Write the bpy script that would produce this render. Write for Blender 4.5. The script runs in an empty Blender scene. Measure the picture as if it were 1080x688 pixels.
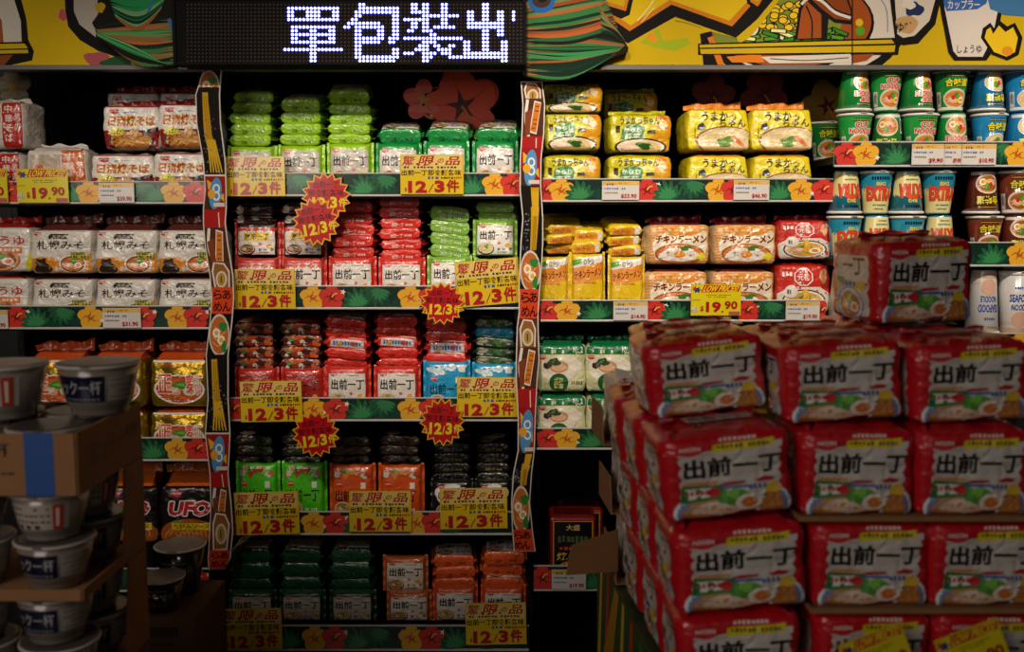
import bpy, bmesh, math, random
from mathutils import Vector, Matrix, noise, geometry
from bisect import bisect_right

random.seed(7)
scene = bpy.context.scene
COL = scene.collection
PI = math.pi
TH = math.radians(6.0)
F = 1050.0
CAMZ = 1.5
YS = 2.6                     # front plane of the shelf edges


def at(px, py, Y=YS):
    """Point of the vertical plane y = Y seen at a photograph pixel -> (x, z)."""
    dx = (px - 540) / F
    dy = (344 - py) / F
    fy = math.cos(TH) + dy * math.sin(TH)
    fz = -math.sin(TH) + dy * math.cos(TH)
    t = Y / fy
    return dx * t, CAMZ + fz * t


# ------------------------------------------------------------------ materials
def lin(h):
    h = h.lstrip('#')
    r = []
    for i in (0, 2, 4):
        c = int(h[i:i + 2], 16) / 255
        r.append(c / 12.92 if c <= .04045 else ((c + .055) / 1.055) ** 2.4)
    return (*r, 1)


MATS = {}


def mat(col, kind='film'):
    key = (col, kind)
    if key in MATS:
        return MATS[key]
    m = bpy.data.materials.new(kind + '_' + col.strip('#'))
    m.use_nodes = True
    nt = m.node_tree
    b = nt.nodes['Principled BSDF']
    c = lin(col)
    b.inputs['Base Color'].default_value = c
    tc = nt.nodes.new('ShaderNodeTexCoord')
    nz = nt.nodes.new('ShaderNodeTexNoise')
    nt.links.new(tc.outputs['Object'], nz.inputs['Vector'])
    mix = nt.nodes.new('ShaderNodeMix')
    mix.data_type = 'RGBA'
    mix.blend_type = 'MULTIPLY'
    mix.inputs[6].default_value = c
    rmp = nt.nodes.new('ShaderNodeMapRange')
    nt.links.new(nz.outputs['Fac'], rmp.inputs['Value'])
    var = {'film': .9, 'board': .75, 'metal': .8, 'paper': .96, 'paint': .85}.get(kind, .9)
    rmp.inputs['To Min'].default_value = var
    rmp.inputs['To Max'].default_value = 1.0
    mix.inputs[0].default_value = 1
    nt.links.new(rmp.outputs[0], mix.inputs[7])
    nt.links.new(mix.outputs[2], b.inputs['Base Color'])
    if kind == 'film':
        nz.inputs['Scale'].default_value = 38
        nz.inputs['Detail'].default_value = 3
        nz.inputs['Distortion'].default_value = 1.2
        b.inputs['Roughness'].default_value = .3
        b.inputs['Coat Weight'].default_value = .7
        b.inputs['Coat Roughness'].default_value = .07
        bp = nt.nodes.new('ShaderNodeBump')
        bp.inputs['Strength'].default_value = .75
        bp.inputs['Distance'].default_value = .006
        nt.links.new(nz.outputs['Fac'], bp.inputs['Height'])
        nt.links.new(bp.outputs[0], b.inputs['Normal'])
        nt.links.new(bp.outputs[0], b.inputs['Coat Normal'])
    elif kind == 'gold':
        nz.inputs['Scale'].default_value = 45
        b.inputs['Metallic'].default_value = .85
        b.inputs['Roughness'].default_value = .28
        bp = nt.nodes.new('ShaderNodeBump')
        bp.inputs['Strength'].default_value = .6
        bp.inputs['Distance'].default_value = .006
        nt.links.new(nz.outputs['Fac'], bp.inputs['Height'])
        nt.links.new(bp.outputs[0], b.inputs['Normal'])
    elif kind == 'board':      # cardboard
        nz.inputs['Scale'].default_value = 25
        nz.inputs['Detail'].default_value = 6
        b.inputs['Roughness'].default_value = .8
    elif kind == 'metal':
        nz.inputs['Scale'].default_value = 12
        b.inputs['Metallic'].default_value = .5
        b.inputs['Roughness'].default_value = .45
    elif kind == 'strip':      # printed card in a clear plastic rail
        nz.inputs['Scale'].default_value = 8
        b.inputs['Roughness'].default_value = .22
        b.inputs['Coat Weight'].default_value = .6
        b.inputs['Coat Roughness'].default_value = .12
    elif kind == 'plastic':
        nz.inputs['Scale'].default_value = 10
        b.inputs['Roughness'].default_value = .3
    elif kind == 'matte':
        b.inputs['Roughness'].default_value = .9
        b.inputs['Specular IOR Level'].default_value = .15
    elif kind == 'print':
        nz.inputs['Scale'].default_value = 9
        b.inputs['Roughness'].default_value = .6
        b.inputs['Specular IOR Level'].default_value = .06
    else:                      # paper, paint
        nz.inputs['Scale'].default_value = 14
        b.inputs['Roughness'].default_value = .5
    MATS[key] = m
    return m


def emit(name, col, s):
    m = bpy.data.materials.new(name)
    m.use_nodes = True
    b = m.node_tree.nodes['Principled BSDF']
    b.inputs['Base Color'].default_value = lin(col)
    b.inputs['Emission Color'].default_value = lin(col)
    b.inputs['Emission Strength'].default_value = s
    return m


def clear(name, col, rough=.08):
    m = bpy.data.materials.new(name)
    m.use_nodes = True
    b = m.node_tree.nodes['Principled BSDF']
    b.inputs['Base Color'].default_value = lin(col)
    b.inputs['Roughness'].default_value = rough
    b.inputs['Alpha'].default_value = .35
    return m


# ------------------------------------------------------------------ objects
def tag(o, label=None, cat=None, group=None, kind=None):
    if label: o['label'] = label
    if cat: o['category'] = cat
    if group: o['group'] = group
    if kind: o['kind'] = kind
    return o


def link(name, data, parent=None, loc=None, rot=None, scale=None):
    o = bpy.data.objects.new(name, data)
    COL.objects.link(o)
    if parent: o.parent = parent
    if loc is not None: o.location = loc
    if rot is not None: o.rotation_euler = rot
    if scale is not None: o.scale = scale
    return o


def mesh(name, bm, mats, smooth=True):
    bmesh.ops.remove_doubles(bm, verts=bm.verts, dist=1e-6)
    me = bpy.data.meshes.new(name)
    bm.to_mesh(me)
    bm.free()
    for m in mats: me.materials.append(m)
    if smooth:
        for p in me.polygons: p.use_smooth = True
    return me


def box(bm, x0, x1, y0, y1, z0, z1, mi=0, bev=0):
    r = bmesh.ops.create_cube(bm, size=1)
    vs = r['verts']
    for v in vs:
        v.co = Vector(((x0 + x1) / 2 + v.co.x * (x1 - x0), (y0 + y1) / 2 + v.co.y * (y1 - y0), (z0 + z1) / 2 + v.co.z * (z1 - z0)))
    fs = {f for v in vs for f in v.link_faces}
    for f in fs: f.material_index = mi
    if bev:
        es = {e for f in fs for e in f.edges}
        bmesh.ops.bevel(bm, geom=list(es), offset=bev, segments=2, affect='EDGES', profile=.5)


def boxmesh(name, dims, m, bev=.002):
    bm = bmesh.new()
    box(bm, *dims, bev=bev)
    return mesh(name, bm, [m], smooth=False)


# ------------------------------------------------------------------ text
TXT = {}


def text_mesh(s, bold=0.0):
    key = (s, bold)
    if key in TXT: return TXT[key]
    cu = bpy.data.curves.new('t', 'FONT')
    cu.body = s
    cu.resolution_u = 2
    cu.offset = bold
    o = bpy.data.objects.new('t', cu)
    COL.objects.link(o)
    dg = bpy.context.evaluated_depsgraph_get()
    me = bpy.data.meshes.new_from_object(o.evaluated_get(dg))
    vs = [(v.co.x, v.co.y) for v in me.vertices]
    fs = [tuple(p.vertices) for p in me.polygons]
    x0 = min(v[0] for v in vs); x1 = max(v[0] for v in vs)
    y0 = min(v[1] for v in vs); y1 = max(v[1] for v in vs)
    vs = [((v[0] - x0) / max(x1 - x0, 1e-6), (v[1] - y0) / max(y1 - y0, 1e-6)) for v in vs]
    bpy.data.objects.remove(o)
    bpy.data.curves.remove(cu)
    bpy.data.meshes.remove(me)
    TXT[key] = (vs, fs)
    return TXT[key]


def tess(pts):
    ps = [Vector((p[0], p[1], 0)) for p in pts]
    return [tuple(t) for t in geometry.tessellate_polygon([ps])]


# ------------------------------------------------------------------ surface grids and printed artwork
class Grid:
    def __init__(s, av, bv, fn):
        s.av, s.bv = av, bv
        s.P = [[Vector(fn(a, b)) for b in bv] for a in av]
        na, nb = len(av), len(bv)
        s.N = [[None] * nb for _ in av]
        for i in range(na):
            for j in range(nb):
                da = s.P[min(i + 1, na - 1)][j] - s.P[max(i - 1, 0)][j]
                db = s.P[i][min(j + 1, nb - 1)] - s.P[i][max(j - 1, 0)]
                n = da.cross(db)
                s.N[i][j] = n.normalized() if n.length > 1e-12 else Vector((0, -1, 0))

    def to(s, a, b, off):
        av, bv = s.av, s.bv
        i = min(max(bisect_right(av, a) - 1, 0), len(av) - 2)
        j = min(max(bisect_right(bv, b) - 1, 0), len(bv) - 2)
        u = (a - av[i]) / (av[i + 1] - av[i])
        v = (b - bv[j]) / (bv[j + 1] - bv[j])
        w = ((1 - u) * (1 - v), u * (1 - v), (1 - u) * v, u * v)
        q = ((i, j), (i + 1, j), (i, j + 1), (i + 1, j + 1))
        p = Vector(); n = Vector()
        for k, (x, y) in zip(w, q):
            p += s.P[x][y] * k
            n += s.N[x][y] * k
        return p + n.normalized() * off

    def add(s, bm, mi=0, i0=0, i1=None):
        vs = [[bm.verts.new(p) for p in row] for row in s.P]
        for i in range(len(s.av) - 1):
            for j in range(len(s.bv) - 1):
                try:
                    f = bm.faces.new((vs[i][j], vs[i + 1][j], vs[i + 1][j + 1], vs[i][j + 1]))
                    f.material_index = mi
                except ValueError:
                    pass
        return vs


class Art:
    """Printed layers in a 2-D frame; tf maps drawing coordinates to surface coordinates."""

    def __init__(s, a0=0, b0=0, w=1, h=1, tf=None, kind='film'):
        s.L = []
        s.kind = kind
        s.asp = h / w if w else 1
        s.fr = None if tf else (a0, b0, a0 + w, b0 + h)
        s.tf = tf or (lambda u, v: (a0 + u * w, b0 + v * h))

    def raw(s, vs, fs, col):
        s.L.append(([s.tf(*v) for v in vs], fs, col))

    def poly(s, pts, col):
        if len(pts) <= 3: s.raw(pts, [tuple(range(len(pts)))], col)
        else: s.raw(pts, tess(pts), col)

    def rect(s, x0, y0, x1, y1, col):
        s.poly([(x0, y0), (x1, y0), (x1, y1), (x0, y1)], col)

    def ell(s, cx, cy, rx, ry, col, n=20, rot=0, t0=0, t1=2 * PI):
        pts = []
        c, d = math.cos(rot), math.sin(rot)
        full = abs(t1 - t0 - 2 * PI) < 1e-6
        for k in range(n if full else n + 1):
            t = t0 + (t1 - t0) * k / n
            x, y = rx * math.cos(t), ry * math.sin(t)
            pts.append((cx + x * c - y * d, cy + x * d + y * c))
        s.poly(pts, col)

    def blob(s, cx, cy, rx, ry, col, seed=0, amp=.25, n=22):
        r = random.Random(seed)
        ph = [r.random() * 6.3 for _ in range(4)]
        pts = []
        for k in range(n):
            t = 2 * PI * k / n
            m = 1 + amp * (math.sin(2 * t + ph[0]) * .4 + math.sin(3 * t + ph[1]) * .4 + math.sin(5 * t + ph[2]) * .3)
            pts.append((cx + rx * m * math.cos(t), cy + ry * m * math.sin(t)))
        s.poly(pts, col)

    def star(s, cx, cy, rx, ry, n, inner, col, rot=0):
        pts = []
        for k in range(2 * n):
            t = rot + PI * k / n
            m = 1 if k % 2 == 0 else inner
            pts.append((cx + rx * m * math.cos(t), cy + ry * m * math.sin(t)))
        s.poly(pts, col)

    def stroke(s, pts, w0, w1, col, n=14, yx=1.0, mid=None):
        """Tapered curved stroke through control points (Catmull-Rom)."""
        P = [pts[0]] + list(pts) + [pts[-1]]
        c = []
        segs = len(pts) - 1
        for i in range(segs):
            p0, p1, p2, p3 = P[i], P[i + 1], P[i + 2], P[i + 3]
            m = max(2, n // segs)
            for k in range(m + (1 if i == segs - 1 else 0)):
                t = k / m
                c.append(tuple(.5 * ((2 * p1[d]) + (-p0[d] + p2[d]) * t + (2 * p0[d] - 5 * p1[d] + 4 * p2[d] - p3[d]) * t * t + (-p0[d] + 3 * p1[d] - 3 * p2[d] + p3[d]) * t ** 3) for d in (0, 1)))
        A, B = [], []
        for k, (x, y) in enumerate(c):
            x1, y1 = c[min(k + 1, len(c) - 1)]
            x0, y0 = c[max(k - 1, 0)]
            tx, ty = (x1 - x0), (y1 - y0) * yx
            l = math.hypot(tx, ty) or 1
            t = k / (len(c) - 1)
            w = w0 + (w1 - w0) * t
            if mid is not None: w = w0 + (mid - w0) * math.sin(PI * t) if t < .5 else w1 + (mid - w1) * math.sin(PI * t)
            nx, ny = -ty / l * w / 2, tx / l * w / 2 / yx
            A.append((x + nx, y + ny))
            B.append((x - nx, y - ny))
        vs = A + B
        m = len(A)
        s.raw(vs, [(k, m + k, m + k + 1, k + 1) for k in range(m - 1)], col)

    def text(s, t, cx, cy, w, h, col, bold=.0, rot=0, shear=0):
        if any(ord(q) > 0x3000 for q in t): bold = min(bold, .045 if all(q in '一丁チキンラーメ' for q in t) else .028 if all(q in 'うまかっちゃん' for q in t) else .031 if all(q in '出前一丁件合味道元祖' for q in t) else .018 if '驚' not in t else .008)
        vs, fs = text_mesh(t, bold)
        c, d = math.cos(rot), math.sin(rot)
        out = []
        for x, y in vs:
            x, y = (x - .5) * w + shear * (y - .5) * h, (y - .5) * h
            out.append((cx + x * c - y * s.asp * d, cy + x * d / s.asp + y * c))
        s.raw(out, fs, col)

    def otext(s, t, cx, cy, w, h, col, ocol, d=.012, bold=.02, shear=0):
        """Lettering with an outline in a second colour."""
        for k in range(8):
            a = 2 * PI * k / 8
            s.text(t, cx + d * math.cos(a), cy + d / max(s.asp, .3) * math.sin(a), w, h, ocol, bold, shear=shear)
        s.text(t, cx, cy, w, h, col, bold, shear=shear)

    def bowl(s, cx, cy, rx, ry, soup='#c9782a', rim='#e9e2d6', seed=1, egg=True, ham=True, green=True, noodle='#e2b45c'):
        r = random.Random(seed)
        s.ell(cx, cy, rx, ry, rim)
        s.ell(cx, cy, rx * .88, ry * .84, soup)
        for k in range(7):
            x = cx - rx * .6 + rx * 1.2 * r.random()
            y = cy - ry * .45 + ry * .9 * r.random()
            l = rx * .35
            s.stroke([(x - l, y), (x - l * .3, y + ry * .12), (x + l * .3, y - ry * .08), (x + l, y + ry * .05)], rx * .07, rx * .07, noodle, n=6, yx=1)
        if ham:
            s.blob(cx - rx * .3, cy - ry * .1, rx * .36, ry * .36, '#d9a48c', seed)
            s.blob(cx - rx * .25, cy - ry * .05, rx * .2, ry * .2, '#ecd0bf', seed + 4)
        if green:
            s.blob(cx + rx * .08, cy + ry * .3, rx * .3, ry * .3, '#3f8a2c', seed + 1, .5)
            s.blob(cx + rx * .1, cy + ry * .36, rx * .16, ry * .16, '#6db845', seed + 2, .5)
        if egg:
            s.ell(cx + rx * .45, cy - ry * .15, rx * .3, ry * .34, '#f3ede2')
            s.ell(cx + rx * .47, cy - ry * .15, rx * .17, ry * .19, '#e8832a')

    def logo(s, cx, cy, w, h):
        """Red half-dish maker's mark with white letters."""
        pts = [(cx - w / 2, cy + h / 2), (cx + w / 2, cy + h / 2)]
        for k in range(9):
            t = -PI * k / 8
            pts.append((cx + w * .47 * math.cos(t), cy - h * .05 + h * .5 * math.sin(t)))
        s.poly(pts, '#c4202c')
        s.text('NISSIN', cx, cy + h * .12, w * .8, h * .36, '#f2ece6', .01)

    def fine(s, cx, cy, w, h, col, seed=0, n=9):
        """A line of print too small to read."""
        r = random.Random(seed)
        x = cx - w / 2
        step = w / n
        for k in range(n):
            if r.random() < .88:
                s.rect(x + step * .1, cy - h / 2 * r.uniform(.6, 1), x + step * r.uniform(.6, .9), cy + h / 2 * r.uniform(.6, 1), col)
            x += step

    def build(s, name, grid=None, eps0=.0005, eps=.00022, clip=None, yflat=0):
        bm = bmesh.new()
        cols = []
        zz = 0
        for vs, fs, col in s.L:
            if col not in cols: cols.append(col)
            mi = cols.index(col)
            V = [bm.verts.new((v[0], v[1], zz)) for v in vs]
            for f in fs:
                ids = []
                for q in f:
                    if V[q] not in ids: ids.append(V[q])
                if len(ids) < 3: continue
                try:
                    fc = bm.faces.new(ids)
                    fc.material_index = mi
                except ValueError:
                    pass
            zz += 1.0
        big = [f for f in bm.faces if len(f.verts) > 4]
        if big: bmesh.ops.triangulate(bm, faces=big)
        bm.normal_update()
        fl = [f for f in bm.faces if f.normal.z < 0]
        if fl: bmesh.ops.reverse_faces(bm, faces=fl)

        def cut(co, no, clear=False):
            bmesh.ops.bisect_plane(bm, geom=bm.verts[:] + bm.edges[:] + bm.faces[:], dist=1e-7, plane_co=co, plane_no=no, clear_outer=clear)
        if grid and not clip:
            clip = s.fr if s.fr and not getattr(s, 'free', 0) else (grid.av[0], grid.bv[0], grid.av[-1], grid.bv[-1])
        if clip:
            a0, b0, a1, b1 = clip
            cut((a0, 0, 0), (-1, 0, 0), True); cut((a1, 0, 0), (1, 0, 0), True)
            cut((0, b0, 0), (0, -1, 0), True); cut((0, b1, 0), (0, 1, 0), True)
        if grid:
            A = [v.co.x for v in bm.verts]; B = [v.co.y for v in bm.verts]
            for a in grid.av:
                if min(A) < a < max(A): cut((a, 0, 0), (1, 0, 0))
            for b in grid.bv:
                if min(B) < b < max(B): cut((0, b, 0), (0, 1, 0))
            e_ = min(eps, .0016 / max(zz, 1))
            for v in bm.verts: v.co = grid.to(v.co.x, v.co.y, eps0 + e_ * v.co.z)
        else:
            e_ = min(eps, .0018 / max(zz, 1))
            for v in bm.verts: v.co = Vector((v.co.x, yflat - eps0 - e_ * v.co.z, v.co.y))
        me = bpy.data.meshes.new(name)
        bm.to_mesh(me)
        bm.free()
        for c in cols: me.materials.append(mat(c, s.kind))
        if grid:
            for p in me.polygons: p.use_smooth = True
        return me


def lsp(a, b, n):
    return [a + (b - a) * k / (n - 1) for k in range(n)]


def rrect(y, z, hy, hz, r):
    """Pull a point of a centred rectangle's outline onto rounded corners."""
    iy, iz = max(hy - r, 0), max(hz - r, 0)
    cy, cz = min(max(y, -iy), iy), min(max(z, -iz), iz)
    dy, dz = y - cy, z - cz
    l = math.hypot(dy, dz)
    if l < 1e-9: return y, z
    return cy + dy / l * r, cz + dz / l * r


def thin_strip(fn, nu, nv, m, name, th=.0008):
    """A thin film strip with real thickness; fn(u, v) in 0..1, offset along y."""
    bm = bmesh.new()
    R = []
    for off in (-th / 2, th / 2):
        R.append([[bm.verts.new(Vector(fn(u / nu, v / nv)) + Vector((0, off, 0))) for v in range(nv + 1)] for u in range(nu + 1)])
    for k, V in enumerate(R):
        for i in range(nu):
            for j in range(nv):
                q = (V[i][j], V[i + 1][j], V[i + 1][j + 1], V[i][j + 1])
                bm.faces.new(q if k == 0 else q[::-1])
    def rim(seq):
        for (a, b), (c, d) in zip(seq[:-1], seq[1:]): bm.faces.new((a, c, d, b))
    rim([(R[0][i][0], R[1][i][0]) for i in range(nu + 1)]); rim([(R[0][i][nv], R[1][i][nv]) for i in range(nu + 1)])
    rim([(R[0][0][j], R[1][0][j]) for j in range(nv + 1)]); rim([(R[0][nu][j], R[1][nu][j]) for j in range(nv + 1)])
    return mesh(name, bm, [m])


KIND = {}


def pouch(key, film, front, edge=None, W=.118, H=.11, T=.04, seed=0, seal=None, fk='film', rough=1.0, top=None):
    """Flow-wrapped single pack: a tube of film pinched and crimped at both ends."""
    rnd = random.Random(seed)
    sv = Vector((rnd.random() * 50, rnd.random() * 50, rnd.random() * 50))
    av = [-W / 2, -W * .49, -W * .475, -W * .45, -W * .42] + lsp(-W * .37, W * .37, 13) + [W * .42, W * .45, W * .475, W * .49, W / 2]
    bv = lsp(-T, 0, 7)[:-1] + lsp(0, H, 13)[:-1] + lsp(H, H + T, 7)[:-1] + lsp(H + T, 2 * H + T, 8)

    def fn(x, b):
        e = min(abs(2 * x / W), 1)
        t = max(.0016, T * max(0, 1 - e ** 11) ** .5)
        h = H + (T - t) * .3
        if b < 0: y, z = -t * (b / T) - t / 2, -h / 2
        elif b <= H: y, z = -t / 2, -h / 2 + b / H * h
        elif b <= H + T: y, z = -t / 2 + (b - H) / T * t, h / 2
        else: y, z = t / 2, h / 2 - (b - H - T) / H * h
        y, z = rrect(y, z, t / 2, h / 2, t * .22)
        bul = max(0, 1 - e ** 2)
        if 0 < b < H: y -= .0035 * bul * math.sin(PI * b / H)
        if H + T < b: y += .002 * bul
        n = noise.noise(Vector((x * 28, y * 28, z * 28)) + sv) * .0026 * rough + noise.noise(Vector((x * 70, y * 70, z * 70)) + sv) * .0011 * rough
        n += math.sin(b * 520 + sv.x) * .0013 * e ** 5 * min(1, t / .01)
        l = math.hypot(y, z - 0) or 1
        k = 1 if t > .006 else t / .006
        if abs(y) >= t / 2 * .9: y += (n if y > 0 else -n) * k
        else: z += (n if z > 0 else -n) * k
        return (x, y, z + H / 2)
    bv[-1] = 2 * H + T
    g = Grid(av, bv, fn)
    bm = bmesh.new()
    g.add(bm)
    body = mesh(key + '_body', bm, [mat(film, fk)])
    ch = []
    A = Art(-W / 2, 0, W, H, kind='film')
    front(A)
    ch.append(('printed_front', A.build(key + '_front', g)))
    if edge:
        A = Art(-W / 2, -T, W, T, kind='film')
        edge(A)
        ch.append(('printed_edge', A.build(key + '_edge', g)))
    for sd in (-1, 1):
        def sf(u, v, sd=sd):
            z = H / 2 + (v - .5) * (H + T * .28)
            x = sd * (W / 2 - .001 + u * (.0085 + .0012 * (1 if round(v * 28) % 2 else 0)))
            return (x, .0022 * math.sin(v * 23 + sv.y) * u + .0007 * math.sin(u * 25), z)
        ch.append(('crimped_seal', thin_strip(sf, 6, 28, mat(seal or film, fk), key + '_seal')))
    KIND[key] = dict(body=body, ch=ch, W=W + .016, H=H, T=T + .003)


def bag(key, film, front, **kw):
    """A multipack kind, and the same bag pressed flat on top for the lower row of a stack."""
    bag_one(key, film, front, **kw)
    kw['style'] = 'flat'
    bag_one(key + '_low', film, front, **kw)
    KIND[key + '_low']['ch'] = [c for c in KIND[key + '_low']['ch'] if c[0] != 'crimped_flap']


def bag_one(key, film, front, W=.165, D=.15, H=.15, seed=0, style='flap', top=None, flap=None, side=None, toprt=None, lift=.022, fh=.03, fk='film', rough=1.0, tilt=0.0):
    """Outer bag of a multipack: rounded block of film with a gathered, crimped top."""
    rnd = random.Random(seed)
    sv = Vector((rnd.random() * 50, rnd.random() * 50, rnd.random() * 50))
    av = lsp(-D, 0, 9)[:-1] + lsp(0, W, 19)[:-1] + lsp(W, W + D, 9)[:-1] + lsp(W + D, 2 * W + D, 10)
    bv = [0, .002, .006, .011] + lsp(.025, H - .025, 11) + [H - .011, H - .006, H - .002, H]
    hx, hy = W / 2, D / 2

    def fn(a, z):
        if a < 0: x, y = -hx, -hy - a
        elif a <= W: x, y = -hx + a, -hy
        elif a <= W + D: x, y = hx, -hy + (a - W)
        else: x, y = hx - (a - W - D), hy
        x, y = rrect(x, y, hx, hy, .013)
        q = 0
        for d in (z, H - z):
            if d < .011: q = max(q, .011 - math.sqrt(max(0, .011 ** 2 - (.011 - d) ** 2)))
        k = math.sin(PI * min(max(z / H, 0), 1))
        bulge = .0035 * math.sqrt(max(k, 0))
        n = noise.noise(Vector((x * 16, y * 16, z * 16)) + sv) * .006 * rough + noise.noise(Vector((x * 45, y * 45, z * 45)) + sv) * .0028 * rough
        l = max(abs(x) / hx, abs(y) / hy)
        nx, ny = x / hx, y / hy
        if abs(nx) > abs(ny): nx, ny = math.copysign(1, nx), ny * .2
        else: nx, ny = nx * .2, math.copysign(1, ny)
        o = bulge + n - q
        return (x + nx * o, y + ny * o, z)
    g = Grid(av, bv, fn)
    bm = bmesh.new()
    vs = g.add(bm, 0)
    m = len(av)
    ring = [vs[i][-1] for i in range(m)]
    steps = [(.94, .9, .004), (.8, .7, .006), (.5, .4, .007), (.1, .06, .007)] if style == 'flat' else [(.97, .8, lift * .25), (.94, .55, lift * .55), (.92, .3, lift * .8), (.9, .07, lift)]
    top_i = 1
    for sx, sy, dz in steps:
        new = []
        for i in range(m):
            p = g.P[i][-1]
            nz_ = noise.noise(Vector((p.x * 30, p.y * 30 * sy, dz * 20)) + sv) * .004 * rough
            new.append(bm.verts.new((p.x * sx, p.y * sy, H + dz + nz_)))
        for i in range(m - 1):
            try:
                f = bm.faces.new((ring[i], ring[i + 1], new[i + 1], new[i]))
                f.material_index = 1
            except ValueError: pass
        ring = new
    ring = [vs[i][0] for i in range(m)]
    for sx, sy in ((.6, .6), (.1, .1)):
        new = [bm.verts.new((g.P[i][0].x * sx, g.P[i][0].y * sy, 0)) for i in range(m)]
        for i in range(m - 1):
            try: bm.faces.new((ring[i], new[i], new[i + 1], ring[i + 1]))
            except ValueError: pass
        ring = new
    body = mesh(key + '_body', bm, [mat(film, fk), mat(top or film, 'film')])
    A = Art(0, 0, W, H)
    front(A)
    ch = [('printed_front', A.build(key + '_front', g))]
    if side:
        A = Art(-D, 0, D, H)
        side(A)
        ch.append(('printed_side', A.build(key + '_side', g)))
    if toprt:
        A = Art(-hx, -hy, W, D)
        toprt(A)
        tg = Grid(lsp(-hx, hx, 3), lsp(-hy, hy, 3), lambda a, b: (a, b, H + .0125))
        ch.append(('printed_top', A.build(key + '_top', tg, eps0=.0008)))
    if style == 'flap':
        def ff(u, v):
            x = (u - .5) * W * .97
            z = H + lift - .004 + v * fh * (1 + .3 * (2 * u - 1) ** 3 + .12 * math.sin(u * 17 + sv.x)) + (.002 if (round(u * 40) % 2) else 0) * v
            y = v * tilt + .007 * math.sin(u * 9 + sv.y) * v + .004 * math.sin(u * 31 + sv.z) * v
            return (x, y, z)
        ch.append(('crimped_flap', thin_strip(ff, 40, 4, mat(flap or top or film, 'film'), key + '_flap')))
    else:
        def ff(u, v):
            x = (u - .5) * W * .8
            y = D * .16 + .004 * math.sin(u * 11 + sv.y) - v * .012
            return (x, y, H + .004 + v * .012 + .003 * math.sin(u * 14 + sv.x) * v)
        ch.append(('crimped_flap', thin_strip(ff, 40, 2, mat(flap or top or film, 'film'), key + '_flap')))
    KIND[key] = dict(body=body, ch=ch, W=W, H=H, T=D, lift=(lift + fh if style == 'flap' else .01))


def lathe(bm, prof, n=40, mi=0, cap0=True, cap1=True):
    rows = []
    for r, z in prof:
        rows.append([bm.verts.new((r * math.cos(2 * PI * k / n), r * math.sin(2 * PI * k / n), z)) for k in range(n)])
    for a, b in zip(rows[:-1], rows[1:]):
        for k in range(n):
            f = bm.faces.new((a[k], a[(k + 1) % n], b[(k + 1) % n], b[k]))
            f.material_index = mi
    if cap0: bm.faces.new(rows[0][::-1]).material_index = mi
    if cap1: bm.faces.new(rows[-1]).material_index = mi


def cup(key, prof, wall, art, lidc='#d8d4cc', rimc='#e8e4dc', z0=None, z1=None, lidk='plastic', n=44, wallk='strip', labels=1):
    """Turned cup or bowl: wall, rolled rim, peel lid; prof = [(r, z) ...] outer wall."""
    bm = bmesh.new()
    lathe(bm, prof, n)
    body = mesh(key + '_body', bm, [mat(wall, wallk)])
    R, Ht = prof[-1]
    bm = bmesh.new()
    ro = R + .0025
    lathe(bm, [(R - .002, Ht - .004), (ro, Ht - .003), (ro + .001, Ht), (ro - .0005, Ht + .002), (R - .004, Ht + .0015)], n, cap0=True)
    rim = mesh(key + '_rim', bm, [mat(rimc, 'plastic')])
    bm = bmesh.new()
    lathe(bm, [(R - .0005, Ht + .0016), (R + .0005, Ht + .0026), (R * .9, Ht + .003), (R * .5, Ht + .0036), (.002, Ht + .004)], n)
    box(bm, -.008, .008, -R - .008, -R + .004, Ht + .0016, Ht + .0026)
    lid = mesh(key + '_lid', bm, [mat(lidc, lidk)])
    zs = [p[1] for p in prof]
    rs = [p[0] for p in prof]

    def rad(z):
        for k in range(len(zs) - 1):
            if zs[k] <= z <= zs[k + 1] and zs[k + 1] > zs[k]:
                return rs[k] + (rs[k + 1] - rs[k]) * (z - zs[k]) / (zs[k + 1] - zs[k])
        return rs[-1]
    z0 = z0 if z0 is not None else zs[0] + .004
    z1 = z1 if z1 is not None else Ht - .006
    Rm = rad((z0 + z1) / 2)
    zl = sorted({z for z in zs if z0 < z < z1} | set(lsp(z0, z1, 6)))
    g = Grid([Rm * t for t in lsp(-PI, PI, 49)], zl, lambda a, z: (rad(z) * math.sin(a / Rm), -rad(z) * math.cos(a / Rm), z))
    ch = [('rolled_rim', rim), ('lid', lid)]
    A = Art(0, z0, PI * Rm / 2, z1 - z0, kind=wallk)
    A.free = 1
    for k in range(labels):        # the same print twice round the cup
        A.tf = lambda u, v, k=k: ((k * PI * Rm if k * PI < PI - .01 else -PI * Rm) * (1 if k else 0) + (u - .5) * PI * Rm * .92 + (PI * Rm * .5 if labels == 2 and False else 0), z0 + v * (z1 - z0))
        if k == 1:
            A.tf = lambda u, v: (max(-PI * Rm, min(PI * Rm, (PI * Rm - (.5 - u) * PI * Rm * .92) if u < .5 else (-PI * Rm + (u - .5) * PI * Rm * .92))), z0 + v * (z1 - z0))
            continue
        art(A)
    ch.append(('printed_wrap', A.build(key + '_wrap', g, eps0=.0003, eps=.00012)))
    KIND[key] = dict(body=body, ch=ch, W=2 * (R + .0035), H=Ht + .004, T=2 * (R + .0035))


def inst(key, name, label, cat, group, loc, rot=(0, 0, 0), scale=(1, 1, 1)):
    k = KIND[key]
    o = link(name, k['body'], None, loc, rot, scale)
    tag(o, label, cat, group)
    for n, me in k['ch']: link(n, me, o)
    return o
# ------------------------------------------------------------------ print designs
BK = '#15100e'
WH = '#e6e0d8'


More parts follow.
